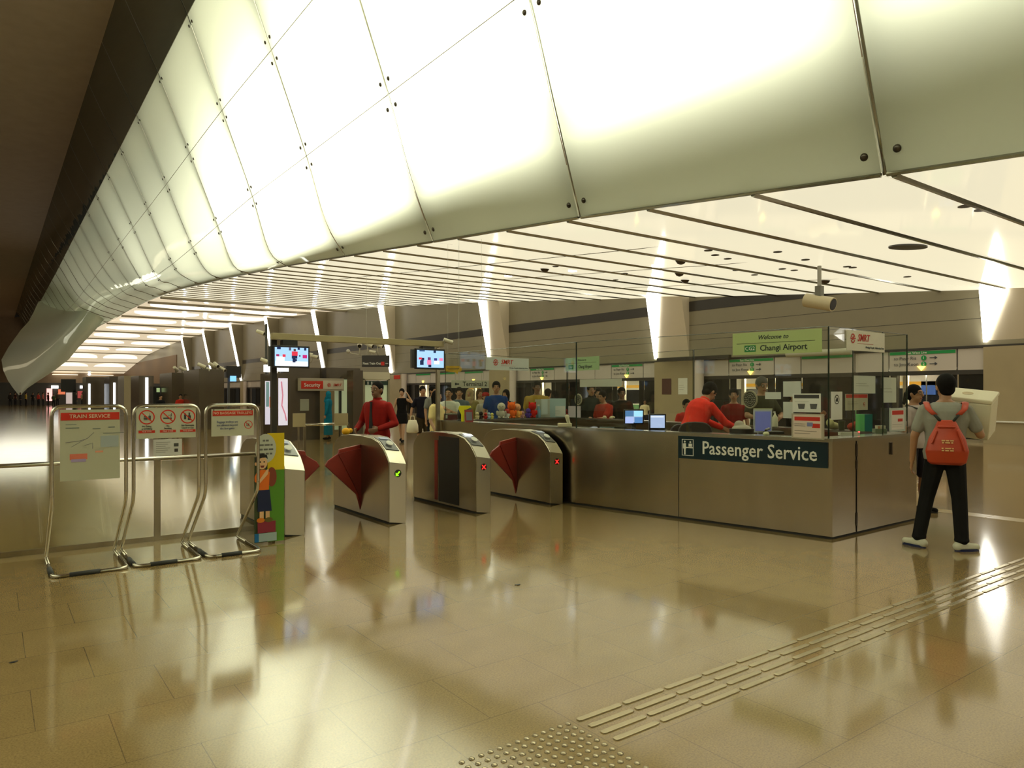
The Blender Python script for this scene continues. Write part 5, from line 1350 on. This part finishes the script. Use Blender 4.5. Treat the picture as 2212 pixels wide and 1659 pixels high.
# ================================================================ BACKGROUND BOOTHS (d about 24 m)
def face_box(u0, u1, d, depth, z0, z1, name, m, label=None, cat=None, kind=None, extra=None):
    """box whose front face is square to the hall (faces -y), its columns u0..u1"""
    p = atd(u0, CV, d); y = p.y; q = aty(u1, CV, y)
    bm = B()
    if label:
        t = thing(name, label, cat, (p.x, y, 0)); box(bm, 0, q.x - p.x, 0, depth, z0, z1); obj('body', bm, m, t); return t, p.x, q.x, y
    box(bm, p.x, q.x, y, y + depth, z0, z1); o = obj(name, bm, m)
    if kind: struct(o)
    return o, p.x, q.x, y
def panel(t, u0, u1, v0, v1, y, off, m, name='panel', base=None):
    p = aty(u0, v0, y); q = aty(u1, v1, y); bx(name, (p.x - t.location.x, q.x - t.location.x, -off, 0, q.z, p.z), m, t)
t, x0, x1, y = face_box(624, 691, 23.5, 1.0, 0, 2.42, 'brown_booth', 'booth', 'brown stone-clad booth with a small white notice left of the security opening', 'booth')
panel(t, 648, 667, 862, 887, y, .02, paint(165, 165, 145), 'notice_sheet')
t2, x0, x1, y2 = face_box(763, 784, 23.0, .5, 0, 2.3, 'clad_pillar', 'booth', 'narrow dark brown pillar between the lit frosted pane and the white doorway', 'pillar')
t3 = thing('security_room', 'security room with red and white sign over its open passage', 'room', (aty(690, CV, y).x, y, 0))
panel(t3, 645, 692, 823, 840, y, .25, REDP, 'sign_red'); panel(t3, 692, 735, 822, 841, y, .25, paint(205, 195, 175), 'sign_white')
p = aty(645, 820, y); q = aty(735, 843, y); 
bx('sign_frame', (p.x - t3.location.x - .03, q.x - t3.location.x + .03, -.24, -.0, q.z - .02, p.z + .05), paint(170, 160, 140), t3)
c_ = aty(668, 832, y); text('lettering', 'Security', .17, 'white', t3, (c_.x - t3.location.x, -.27, c_.z), bold=.004)
c_ = aty(716, 832, y); text('lettering', 'SMRT', .12, REDP, t3, (c_.x - t3.location.x + .1, -.27, c_.z), bold=.003, shear=.2)
rail_logo(t3, c_.x - t3.location.x - .19, c_.z, .06, 1, y=-.262)
panel(t3, 691, 763, 795, 822, y + .6, -.6, 'booth', 'lintel')
q0 = aty(690, 850, y + 4); q1 = aty(766, 850, y + 4)
bx('inner_wall', (-.2, q1.x - t3.location.x + .5, 4.0, 4.1, 0, 2.3), paint(120, 105, 75), t3)
bx('inner_post', (.05, .18, 1.2, 1.3, 0, 2.1), paint(60, 20, 20), t3)
fx_ = aty(726, 850, y); gx = aty(763, 850, y)
gm = paint(175, 185, 145, .3, .5, .35)
bx('frosted_pane', (fx_.x - t3.location.x, fx_.x - t3.location.x + .13, .1, .14, .3, 2.05), gm, t3); bx('frosted_pane', (fx_.x - t3.location.x + .2, gx.x - t3.location.x - .05, 0, .04, .15, 2.05), gm, t3)
bx('pane_frame', (fx_.x - t3.location.x + .14, fx_.x - t3.location.x + .19, -.02, .1, 0, 2.1), 'black', t3)
t4, xa, xb, y4 = face_box(785, 842, 24.0, .8, 2.02, 2.28, 'white_doorway', paint(205, 200, 175), 'white framed lit doorway with a dark green sign strip behind the man in red', 'doorway')
wd = xb - xa
for x0_, x1_ in ((0, .06), (wd - .06, wd)): bx('door_frame', (x0_, x1_, 0, .1, 0, 2.05), paint(150, 145, 120), t4)
bx('sign_strip', (.08, wd - .08, -.01, .05, 1.84, 1.98), paint(35, 60, 50), t4)
for x in (.16, .30): 
    bm = B(); ball(bm, (x, -.015, 1.93), .022, .006, .022, 8, 6); box(bm, x - .018, x + .018, -.02, -.012, 1.855, 1.905); obj('pictogram', bm, 'white', t4)
bx('lit_door', (.08, wd - .08, .06, .09, 0, 1.84), gm, t4)
# pillar panels left: two lit advertising columns
for u0, u1, vt, vb, lb, mt in ((569, 594, 815, 921, 'left lit advert column with orange block, beyond the third sign stand', 'a'), (597, 627, 809, 923, 'right lit advert column with pink picture beside the brown booth', 'b')):
    p = atd(u0, CV, 21.5 if mt == 'a' else 20.8); yy = p.y; q = aty(u1, CV, yy)
    a_ = thing('advert_column', lb, 'advert column', (p.x, yy, 0)); w = q.x - p.x
    bx('body', (0, w, 0, .3, 0, 2.15), 'booth', a_)
    bx('lit_screen', (w * .14, w * .80, -.02, .0, aty(u0, vb - 4, yy).z, aty(u0, vt + 8, yy).z), paint(205, 200, 215, .3, .4, .75), a_)
    sx0 = w * .14; sw = w * .66
    if mt == 'a':
        bx('picture_block', (sx0 + sw * .55, sx0 + sw, -.024, -.019, 1.12, 1.45), paint(215, 110, 60, .3, .4, .6), a_); bx('picture_block', (sx0 + sw * .1, sx0 + sw * .5, -.024, -.019, 1.15, 1.9), paint(120, 150, 150, .3, .4, .5), a_)
    else:
        bm = B(); tube(bm, [(sx0 + sw * .3, -.022, 1.9), (sx0 + sw * .45, -.022, 1.5), (sx0 + sw * .35, -.022, 1.2), (sx0 + sw * .7, -.022, .95), (sx0 + sw * .85, -.022, .75)], .02, 5); obj('picture_line', bm, paint(205, 130, 150, .3, .4, .5), a_)
    bx('lit_sign', (w * .1, w * .85, -.05, .1, 2.2, 2.42), glow('lit_white_sign', (1, .97, .9), 2.5), a_)
    bx('sign_bracket', (w * .4, w * .55, .1, .2, 2.1, 2.42), 'black', a_)
# inner barrier with two board backs behind the officer
ib = atd(658, CV, 13.6); ie = aty(752, CV, ib.y)
bb = thing('inner_barrier', 'low steel and glass barrier in the middle distance between the first two gates', 'barrier', (ib.x, ib.y, 0)); w = ie.x - ib.x
bm = B(); tube(bm, [(0, 0, .95), (w, 0, .95)], .025, 10); obj('top_rail', bm, 'chrome', bb, smooth=True)
bx('post', (-.02, .02, -.02, .02, 0, .95), 'steel', bb); bx('post', (w - .02, w + .02, -.02, .02, 0, .95), 'steel', bb); bx('glass_pane', (.03, w - .03, -.005, .005, .05, .92), 'glass2', bb)
for u0, u1, lb in ((632, 659, 'grey sign back left of the inner barrier'), (722, 751, 'grey sign back at the right end of the inner barrier')):
    p = aty(u0, 893, ib.y - .12); q = aty(u1, 920, ib.y - .12)
    s_ = thing('notice_stand', lb, 'sign', (p.x, ib.y - .14, 0)); bx('panel', (0, q.x - p.x, 0, .02, .92, p.z), paint(165, 150, 115, .4), s_); bx('post', ((q.x - p.x) / 2 - .015, (q.x - p.x) / 2 + .015, .02, .05, 0, p.z), 'steel', s_)
# left far booths and portal
t5, x0, x1, y5 = face_box(430, 484, 30.5, 3, 0, 2.6, 'clad_booth', 'booth', 'large brown clad block over the right sign stand', 'booth')
t6, x0, x1, y6 = face_box(371, 427, 34.0, 3, 0, 2.55, 'clad_booth', 'booth', 'brown clad block behind the middle sign stand', 'booth')
panel(t6, 412, 427, 808, 826, y6, .05, glow('lit_white_sign2', (1, 1, .95), 3), 'lit_sign')
t7, x0, x1, y7 = face_box(300, 332, 42.0, 3, 0, 2.6, 'clad_booth', 'booth', 'pale brown clad block left of the tall dark machine', 'booth')
t8, x0, x1, y8 = face_box(331, 346, 36.0, 1, 0, 1.9, 'ticket_machine', 'black', 'tall dark ticket machine with a small lit panel, left of the middle blocks', 'ticket machine'); panel(t8, 338, 345, 838, 847, y8, .03, paint(150, 170, 120, .4, .4, .8), 'screen')
t9, x0, x1, y9 = face_box(489, 521, 36.0, .4, 2.35, 2.95, 'blue_screen', 'black', 'dark departures screen with blue text over the third sign stand', 'screen')
panel(t9, 497, 510, 812, 824, y9, .03, glow('blue_text', (.2, .5, 1), 1.5), 'display'); bx('post', (.1, .2, .1, .2, 0, 2.4), 'darkgrey', t9)
for i_, (u0, u1, d, h_, nm, lb) in enumerate(((186, 232, 62, 3.0, 'booth', 'first of the far clad blocks right of the far portal'), (236, 262, 56, 2.9, 'booth', 'second of the far clad blocks'), (268, 296, 50, 2.8, 'pillarclad', 'third of the far clad blocks, paler'))):
    face_box(u0, u1, d, 3, 0, h_, 'clad_block', nm, lb, 'booth')
for u, d, z0, z1, lb in ((193, atd(186, CV, 62).y, 0, 2.4, 'bright narrow lit strip on the first far block'), (247, atd(236, CV, 56).y, 0, 2.4, 'thin pale lit strip on the second far block'), (317, atd(300, CV, 42).y, 0, 2.5, 'narrow lit strip on the pale block')):
    p = aty(u, CV, d - .03); o = bx('lit_strip', (-.07, .07, -.05, .03, z0, z1), glow('lit_%d' % u, (.9, .95, 1), 3), loc=(p.x, p.y, 0)); tag(o, lb, 'lit strip')
# cluster of cameras on top of the blocks
for u, v, d, yw, lb in ((380, 797, 33, 0, 'leftmost small camera on the far clad blocks'), (395, 797, 33, 60, 'second small camera on the far clad blocks'), (436, 790, 30, 80, 'pale camera at the left of the roof-top cluster'), (447, 797, 30, 100, 'short camera in the roof-top cluster'), (459, 789, 30, 30, 'raised camera left of the strip lamp'), (467, 788, 30, 130, 'raised camera right of the strip lamp'), (480, 797, 30, 110, 'rightmost camera of the roof-top cluster')):
    p = aty(u, v, (y5 if u > 428 else y6) + .15); cctv(p, YAW + yw, -25, .36, lb, mount=(0, .1, (2.6 if u > 428 else 2.55) - p.z), r=.075)
# far hall end: dark shops, portal, lit signs
po_ = atd(148, CV, 62)
pt = thing('dark_portal', 'tall black portal panel standing in the far hall', 'portal', (po_.x, po_.y, 0)); bx('panel', (-.55, .55, 0, .3, 1.7, 2.8), 'black', pt); bx('post', (.35, .55, 0, .3, 0, 1.8), 'black', pt)
sh = atd(95, CV, 96); 
struct(bx('wall_shop', (sh.x - 6, sh.x + 16, sh.y, sh.y + .5, 0, 3.0), 'band'))
for u0, u1, v0, v1, col, st, lb in ((111, 126, 833, 839, (1, 1, .95), 4, 'far bright white shop sign'), (101, 113, 839, 866, (1, .45, .4), 1.6, 'far red and white lit shop column'), (173, 180, 833, 839, (1, 1, 1), 3, 'tiny far white lit sign right of the portal'), (126, 141, 841, 852, (.7, .18, .08), 1.0, 'far orange-red shop front'), (168, 182, 845, 860, (.35, .06, .05), 1.0, 'far dark red shop front'), (143, 156, 848, 872, (.5, .4, .35), 1.0, 'far beige lit shop front')):
    p = aty(u0, v0, sh.y - .3); q = aty(u1, v1, sh.y - .3); bm = B(); box(bm, p.x, q.x, sh.y - .3, sh.y - .02, max(0, q.z), p.z); o = obj('shop_sign', bm, glow('shop_%d' % u0, col, st)); tag(o, lb, 'shop sign')
# small lamps in the far ceiling
for u, v in ((148, 817), (193, 817)):
    p = atd(u, v, 160); p.z = ceil_z(p.y) - .2; bm = B(); ball(bm, (0, 0, 0), .3); tag(obj('pendant_lamp', bm, glow('pendant', (1, 1, .9), 5), loc=p), 'tiny bright lamp hanging in the far hall', 'lamp', 'far hall lamps')
# curved glass end piece, pointing down at the far end of the vault
bm = B(); rows = []
for vv, ul, ur in ((856, 42.5, 43.5), (848, 36, 50), (838, 28, 60), (822, 17, 84), (800, 7, 118), (777, 3, 148), (750, 18, 170), (714, 44, 205), (690, 66, 225), (660, 79, 250), (620, 99, 262)):
    rows.append([bm.verts.new(atd(ul + (ur - ul) * j / 10, vv, 92 + 5 * math.cos(PI * j / 10) * (856 - vv) / 100 - 4 * math.sin(PI * j / 10) * (856 - vv) / 100)) for j in range(11)])
for A, D in zip(rows, rows[1:]):
    for j in range(10): bm.faces.new((A[j], A[j + 1], D[j + 1], D[j]))
struct(obj('window_301', bm, 'vault_glass', smooth=True))

# ================================================================ THINGS ON THE COUNTER
def on_top(u, v): return ground(u, v, TOPZ)
def back_ledge(u):   # point on the rear ledge centre line
    a = inset(POLY, .15); p, d = online(u, a[3], a[4]); return Vector((p.x, p.y, TOPZ))
def end_ledge(u):
    a = inset(POLY, .13); p, d = online(u, a[2], a[3]); return Vector((p.x, p.y, TOPZ))
faceR = math.radians(-YAW)
def toy(u, h, body, head=None, label='', kind='doll', w=1.0, ears=False):
    p = end_ledge(u); t = thing('soft_toy', label, 'toy', p, faceR); head = head or body
    bm = B(); ball(bm, (0, 0, h * .27), h * .24 * w, h * .2, h * .27)
    for sg in (-1, 1): ball(bm, (sg * h * .24 * w, -.01, h * .33), h * .08, h * .08, h * .15, 10, 6); ball(bm, (sg * h * .13 * w, -h * .1, h * .07), h * .1, h * .13, h * .07, 10, 6)
    obj('toy_body', bm, cloth(*body), t, smooth=True)
    bm = B(); ball(bm, (0, 0, h * .7), h * .25 * w, h * .23, h * .25)
    if ears:
        for sg in (-1, 1): cap(bm, (sg * h * .16, 0, h * .86), (sg * h * .2, 0, h * .97), h * .07, h * .03, 8)
    hh = obj('toy_head', bm, cloth(*head), t, smooth=True)
    bm = B()
    for sg in (-1, 1): ball(bm, (sg * h * .09, -h * .215, h * .73), h * .022, h * .015, h * .028, 6, 5)
    obj('eye', bm, 'black', hh)
for a_ in ((1031, .14, (215, 200, 150), None, 'small cream soft toy, leftmost on the counter ledge'), (1039, .15, (30, 28, 28), None, 'small black soft toy beside the cream one'), (1049, .13, (190, 40, 30), (200, 60, 45), 'small red soft toy left of the blue one'),
           (1056, .13, (170, 200, 215), None, 'small pale blue soft toy'), (1063, .12, (225, 215, 110), None, 'small pale yellow soft toy'), (1083, .32, (190, 185, 165), (205, 200, 175), 'larger grey-white soft toy with long arms'),
           (1095, .20, (215, 215, 205), (205, 70, 60), 'white soft toy with red cap beside the orange toy'), (1105, .33, (240, 105, 25), None, 'bright orange cat-eared soft toy, tallest on the ledge', True), (1117, .30, (240, 180, 90), (230, 170, 120), 'yellow-orange soft toy right of the orange one'),
           (1128, .15, (200, 150, 150), None, 'small dusty pink soft toy'), (1141, .20, (85, 60, 150), None, 'purple round soft toy'), (1150, .32, (200, 25, 20), None, 'red bear-like soft toy', True), (1222, .17, (150, 40, 35), None, 'little dark red soft toy by the glass joint')):
    toy(a_[0], a_[1], a_[2], a_[3], a_[4], ears=len(a_) > 5)
p = end_ledge(1163); t = thing('bottle', 'pale blue bottle right of the red toy', 'bottle', p); bm = B(); lathe(bm, [(.04, 0), (.045, .02), (.045, .14), (.02, .2), (.02, .23)], n=16); obj('bottle_body', bm, paint(120, 165, 190), t, smooth=True); bm = B(); lathe(bm, [(.022, .23), (.022, .26)], n=12); obj('cap', bm, 'white', t)
# price board: a big pale open folder on the ledge
p = end_ledge(1190); t = thing('display_board', 'large pale blue-grey folding display board on the end ledge', 'display board', (p.x, p.y, TOPZ), faceR)
bx('panel', (-.32, -.02, -.01, .01, 0, .36), paint(190, 195, 180), t); bx('panel', (-.02, .30, -.02, -.0, 0, .38), paint(175, 200, 200), t)
# left corner items on the front ledge
p = on_top(975, 912); a = inset(POLY, .13)
def led(u, seg=1): q, d = online(u, a[seg], a[seg + 1]); return Vector((q.x, q.y, TOPZ))
p = Vector((6.78, 10.3, TOPZ)); p = atd(1003, CV, 12.2); t = thing('yellow_stand', 'bright yellow curved leaflet holder near the left corner of the counter', 'leaflet holder', (p.x, p.y, TOPZ), faceR)
bm = B(); pts = [(-.05, 0), (-.05, .12), (-.10, .22), (-.08, .27), (.10, .27), (.12, .24), (.03, .20), (.0, .12), (.0, 0)]; prism(bm, pts, -.06, .06, 'y'); obj('holder', bm, paint(232, 228, 40, .3), t, bevel=.006)
p = atd(1014, CV, 11.9); t = thing('framed_card', 'small red-framed picture card leaning by the yellow holder', 'card', (p.x, p.y, TOPZ), faceR + .5)
o = bx('card', (-.075, .075, 0, .01, 0, .21), paint(150, 60, 55), t); o.rotation_euler.x = -.15; o2 = bx('picture', (-.055, .055, -.004, 0, .03, .17), paint(120, 120, 130), t); o2.rotation_euler.x = -.15
p = atd(993, CV, 12.4); t = thing('desk_microphone', 'black rounded desk device left of the yellow holder', 'device', (p.x, p.y, TOPZ)); bm = B(); ball(bm, (0, 0, .11), .045, .045, .11); lathe(bm, [(.05, 0), (.05, .02), (.03, .03)]); fuse('device_body', bm, M['black'], t, .008, 2)
p = atd(967, CV, 12.9); t = thing('form_rack', 'dark red and grey form rack under the left end glass', 'rack', (p.x, p.y, TOPZ), faceR); bx('rack_body', (-.06, .22, -.03, .04, 0, .10), paint(80, 25, 20), t); bx('rack_shelf', (-.06, .22, -.04, .05, .1, .115), paint(120, 125, 110), t); bx('rack_rim', (-.04, .0, -.045, -.03, .03, .09), paint(200, 200, 180), t)
# phone handset unit by the glass joint
p = ground(1206, 923, TOPZ); t = thing('telephone', 'off-white desk telephone standing on the front ledge by the glass joint', 'telephone', (p.x + .16, p.y, TOPZ), faceR)
bx('base', (-.13, .07, -.05, .05, 0, .055), paint(210, 200, 165), t, bevel=.008); bm = B(); cap(bm, (.03, -.02, .04), (.0, -.02, .15), .022, .03, 10); obj('handset', bm, paint(222, 215, 185), t, smooth=True)
# monitors
def monitor(u0, u1, vt, vb, d, label, quad=False, glowc=(.55, .68, 1.0), tilt=0):
    p = atd((u0 + u1) / 2, CV, d); w = (u1 - u0) / FPX * d; zt_ = zat(vt, d); zb_ = zat(vb, d); h = zt_ - zb_
    t = thing('monitor', label, 'monitor', (p.x, p.y, .74), faceR + tilt)
    z0 = zb_ - .74
    bx('casing', (-w / 2, w / 2, 0, .045, z0, z0 + h), 'black', t, bevel=.006)
    dsp = bx('display', (-w / 2 + .02, w / 2 - .02, -.003, .003, z0 + .03, z0 + h - .02), glow('monitor_glow', glowc, .75), t)
    if quad:
        for x0, x1, a0, a1, c in ((.06, .48, .53, .9, (.08, .2, .4)), (.5, .94, .53, .9, (.4, .8, 1.0)), (.06, .48, .08, .48, (.45, .55, .95)), (.52, .92, .1, .48, (.1, .25, .55))):
            bx('picture', (-w / 2 + x0 * w, -w / 2 + x1 * w, -.006, -.002, z0 + a0 * h, z0 + a1 * h), glow('cam_%d' % int(100 * (x0 + a0)), c, 1.0), dsp)
    else:
        bx('picture', (-w * .4, w * .35, -.006, -.002, z0 + h * .78, z0 + h * .86), glow('bar_%d' % u0, (.85, .9, 1.0), 1.0), dsp)
    bx('stand', (-.03, .03, .03, .07, .01, z0 + h * .3), 'black', t); bx('foot', (-.1, .1, -.04, .12, 0, .015), 'black', t)
monitor(1348, 1391, 884, 917, 9.95, 'monitor with four blue camera pictures behind the front ledge', True)
monitor(1402, 1439, 894, 929, 9.45, 'monitor with a pale violet screen right of the four-picture one')
p = atd(1648, CV, 9.3); t = thing('tablet_screen', 'violet-blue tilted screen card by the large speech grille', 'screen', (p.x, p.y, .98), faceR)
bx('frame', (-.12, .12, 0, .02, .06, .36), paint(200, 205, 210), t); bx('display', (-.10, .10, -.005, .001, .08, .335), paint(95, 100, 150, .3, .4, .4), t); bx('support', (-.05, .05, .02, .08, 0, .3), paint(150, 150, 150), t)
p = back_ledge(1241); t = thing('form_stand', 'white lilac-tinted form in a clear stand on the rear ledge under the small grille', 'form stand', p, faceR); bx('form', (-.125, .125, 0, .01, .0, .225), paint(215, 205, 210), t); bx('stand_foot', (-.12, .12, -.03, .06, 0, .006), paint(180, 185, 180), t)
for i, (u, lb) in enumerate(((1307, 'small pile of cream crumpled cloth on the rear ledge, left one'), (1323, 'small pile of cream crumpled cloth on the rear ledge, right one'))):
    p = back_ledge(u); bm = B()
    for k in range(5): ball(bm, (random.uniform(-.04, .04), random.uniform(-.02, .02), .02 + random.uniform(0, .02)), .028, .022, .02, 8, 6)
    t = thing('cloth_pile', lb, 'cloth', p); fuse('cloth', bm, cloth(225, 215, 175), t, .008, 2)
# red document rack below the rear ledge, papers tray
p = atd(1262, CV, 10.6); t = thing('document_rack', 'dark red document rack on the desk beside the papers', 'rack', (p.x, p.y, .74), faceR); bx('rack_body', (-.24, .2, 0, .12, 0, .20), paint(90, 25, 20), t); bx('rack_slot', (-.22, .18, -.01, .0, .12, .19), 'black', t); bx('card', (-.02, .08, -.02, -.01, .13, .18), paint(215, 205, 180), t)
p = ground(1311, 921, .93); t = thing('paper_stack', 'stack of pale blue-white papers on a desk tray left of the monitors', 'papers', (p.x, p.y, .74), faceR)
for k in range(5):
    o = bx('paper', (-.13, .13, -.08, .08, .15 + .006 * k, .153 + .006 * k), paint(195, 215, 215), t); o.rotation_euler.z = .1 * (k % 3 - 1)
bx('tray', (-.14, .14, -.09, .09, 0, .15), 'black', t)
# chairs inside
for u, d, h_, rz_, lb in ((1462, 9.6, 1.17, .3, 'black padded swivel chair between the monitors and the bending staff member'), (1500, 9.25, 1.21, -.2, 'black padded swivel chair below the bending staff member')):
    p = atd(u, CV, d); t = thing('swivel_chair', lb, 'chair', (p.x, p.y, 0), faceR + rz_)
    bm = B(); prism(bm, [(.22 * math.copysign(abs(math.cos(a)) ** .6, math.cos(a)), h_ - .27 + .25 * math.copysign(abs(math.sin(a)) ** .6, math.sin(a))) for a in [2 * PI * i / 24 for i in range(24)]], -.21, -.16, 'y'); obj('backrest', bm, paint(38, 26, 22), t, bevel=.015)
    bm = B(); prism(bm, [(.23 * math.cos(2 * PI * i / 20), .22 * math.sin(2 * PI * i / 20)) for i in range(20)], .44, .51); obj('seat', bm, paint(38, 26, 22), t, bevel=.015)
    bm = B(); cyl(bm, (0, 0, .09), (0, 0, .44), .03); tube(bm, [(0, -.19, .47), (0, -.24, .55), (0, -.2, .65)], .018, 8); obj('column', bm, 'black', t)
    for k in range(5):
        a = 2 * PI * k / 5; bm = B(); tube(bm, [(0, 0, .10), (.26 * math.cos(a), .26 * math.sin(a), .06)], .018, 8); ball(bm, (.26 * math.cos(a), .26 * math.sin(a), .03), .03, .03, .03, 8, 6); obj('leg', bm, 'black', t)
# basket, pink box, bottle and things by the bending man
p = atd(1602, CV, 8.7); t = thing('waste_basket', 'black open bin with a crumpled plastic bag behind the front ledge', 'bin', (p.x, p.y, .74), faceR)
bm = B(); lathe(bm, [(.12, 0), (.145, .38), (.138, .38), (.115, .02)], n=24); obj('bin_body', bm, 'black', t, smooth='auto')
bm = B(); ball(bm, (0, 0, .38), .12, .1, .05); ball(bm, (-.03, 0, .43), .06, .05, .05); fuse('plastic_bag', bm, cloth(175, 165, 150), t, .01, 2)
p = atd(1557, CV, 9.0); t = thing('stationery_box', 'pink box with white papers on the desk beside the bending staff member', 'box', (p.x, p.y, .74), faceR); bx('box_body', (-.11, .11, -.08, .08, 0, .17), paint(190, 70, 100), t); bx('papers', (-.1, .1, -.06, .06, .17, .25), paint(215, 205, 190), t)
bx('lower_papers', (.0, .20, -.2, -.09, 0, .12), paint(225, 222, 210), t)
p = back_ledge(1674); t = thing('pump_bottle', 'white pump bottle on the rear ledge left of the bare forearm', 'bottle', p); bm = B(); lathe(bm, [(.038, 0), (.042, .01), (.042, .13), (.02, .165), (.014, .17), (.014, .19)], n=18); obj('bottle_body', bm, paint(225, 222, 190), t, smooth=True); bm = B(); tube(bm, [(0, 0, .185), (0, 0, .215), (-.035, 0, .212)], .008, 8); obj('pump', bm, 'white', t)
p = back_ledge(1662); t = thing('small_box', 'small cream box on the rear ledge left of the pump bottle', 'box', p, faceR); bx('box_body', (-.04, .03, -.03, .03, 0, .10), paint(190, 190, 150), t)
p = ground(1655, 940, TOPZ); t = thing('desk_mouse', 'small off-white rounded mouse on the front ledge beside the black desk phone', 'desk item', (p.x, p.y, TOPZ)); bm = B(); ball(bm, (0, 0, .015), .045, .03, .026); obj('shell', bm, paint(225, 222, 180), t, smooth=True)
p = ground(1686, 938, TOPZ); t = thing('keypad_phone', 'black desk phone with handset on the front ledge left of the framed notice', 'telephone', (p.x, p.y + .1, TOPZ), faceR); bx('base', (-.09, .11, -.07, .07, 0, .03), 'black', t, bevel=.004); bm = B(); cap(bm, (-.1, -.04, .045), (-.03, .05, .06), .016, .016, 8); obj('handset', bm, 'darkgrey', t, smooth=True)
bx('key_block', (-.02, .09, -.05, .03, .03, .034), paint(110, 110, 105), t)
# right side worktop items
p = ground(1867, 931, TOPZ); t = thing('file_box', 'teal ring file with a light green spine on the side worktop', 'file', (p.x, p.y, TOPZ), faceR + .25); bx('cover', (-.03, .09, -.04, .06, 0, .215), paint(15, 110, 105), t); bx('spine', (-.09, -.03, -.04, .05, 0, .215), paint(110, 200, 120), t)
p = ground(1900, 935, TOPZ); t = thing('slip_box', 'clear box with pale paper slips on the side worktop left of the clear stand', 'box', (p.x, p.y, TOPZ), faceR); bx('box_body', (-.07, .07, -.04, .04, 0, .05), paint(150, 160, 130), t); bx('slips', (-.04, .06, -.03, .03, .05, .09), paint(225, 215, 185), t); bx('label_patch', (-.035, -.01, -.034, -.03, .05, .085), paint(225, 170, 130), t)
p = ground(1836, 940, TOPZ); t = thing('power_strip', 'white flat box with small red lamps on the side worktop', 'device', (p.x, p.y, TOPZ), faceR); bx('body', (-.12, .1, -.03, .04, 0, .035), paint(225, 220, 200), t)
bm = B(); ball(bm, (.09, -.03, .04), .012, .008, .008, 8, 6); obj('red_lamp', bm, glow('red_led', (1, .05, .05), 4), t)
p = back_ledge(1800); t = thing('crumpled_bag', 'pale crumpled plastic bag on the rear ledge behind the narrow notice', 'bag', p); bm = B(); ball(bm, (0, 0, .05), .11, .06, .05); ball(bm, (.06, 0, .04), .07, .05, .04); ball(bm, (-.08, 0, .09), .05, .05, .06); fuse('bag_body', bm, cloth(200, 195, 140), t, .01, 2)
p = back_ledge(1843); t = thing('crumpled_bag', 'red-orange crumpled packet on the rear ledge', 'packet', p); bm = B(); ball(bm, (0, 0, .05), .11, .06, .055); ball(bm, (.06, 0, .08), .04, .04, .04); fuse('packet_body', bm, cloth(165, 50, 30), t, .01, 2)
p = back_ledge(1818); t = thing('small_cup', 'dark green cup on the rear ledge left of the red packet', 'cup', p); bm = B(); lathe(bm, [(.035, 0), (.045, .12), (.04, .12)], n=16); obj('cup_body', bm, paint(40, 55, 35), t, smooth='auto'); bm = B(); tube(bm, [(.05, 0, .09), (.075, 0, .08), (.072, 0, .04), (.045, 0, .03)], .006, 6); obj('handle', bm, paint(90, 120, 50), t, smooth=True)
# dark cover rail on the pillar, right wall rail and posters
o = bx('cable_tray', (WX - .5, WX - .3, atx(1580, 748, WX - .3).y, atx(1425, 748, WX - .3).y, 3.0, 3.15), 'band'); tag(o, 'long dark box rail on the platform wall left of the green welcome sign', 'rail')
bm = B(); cyl(bm, (WX - .4, atx(1700, 750, WX - .4).y, 3.05), (WX - .4, atx(1840, 750, WX - .4).y, 3.05), .12, n=12); box(bm, WX - .45, WX - .02, atx(1770, 750, WX).y, atx(1770, 750, WX).y + .1, 3.0, 3.1); tag(obj('round_duct', bm, paint(190, 190, 170), smooth='auto'), 'pale round duct over the doors behind the green welcome sign', 'duct')
bm = B(); tube(bm, [(WX - .12, 9.0, .68), (WX - .12, 3, .68)], .03, 8); tube(bm, [(WX - .12, 8.8, .68), (WX - .04, 8.8, .68)], .02, 6); tag(obj('wall_rail', bm, paint(225, 225, 215), smooth=True), 'white horizontal rail on the pillar at the right edge', 'rail')
p = atx(857, 815, WX - .1); bm = B(); box(bm, -.03, 0, -.5, .5, -.13, .16); tag(obj('red_sign', bm, REDP, loc=(WX - .07, p.y, p.z)), 'small red sign on the pillar above the woman in black', 'sign')
# downlights along the foot of the vault
for u, v, z, in ((1108, 1500, 0), (1432, 1625, 0), (1300, 1432, 0)):
    pass
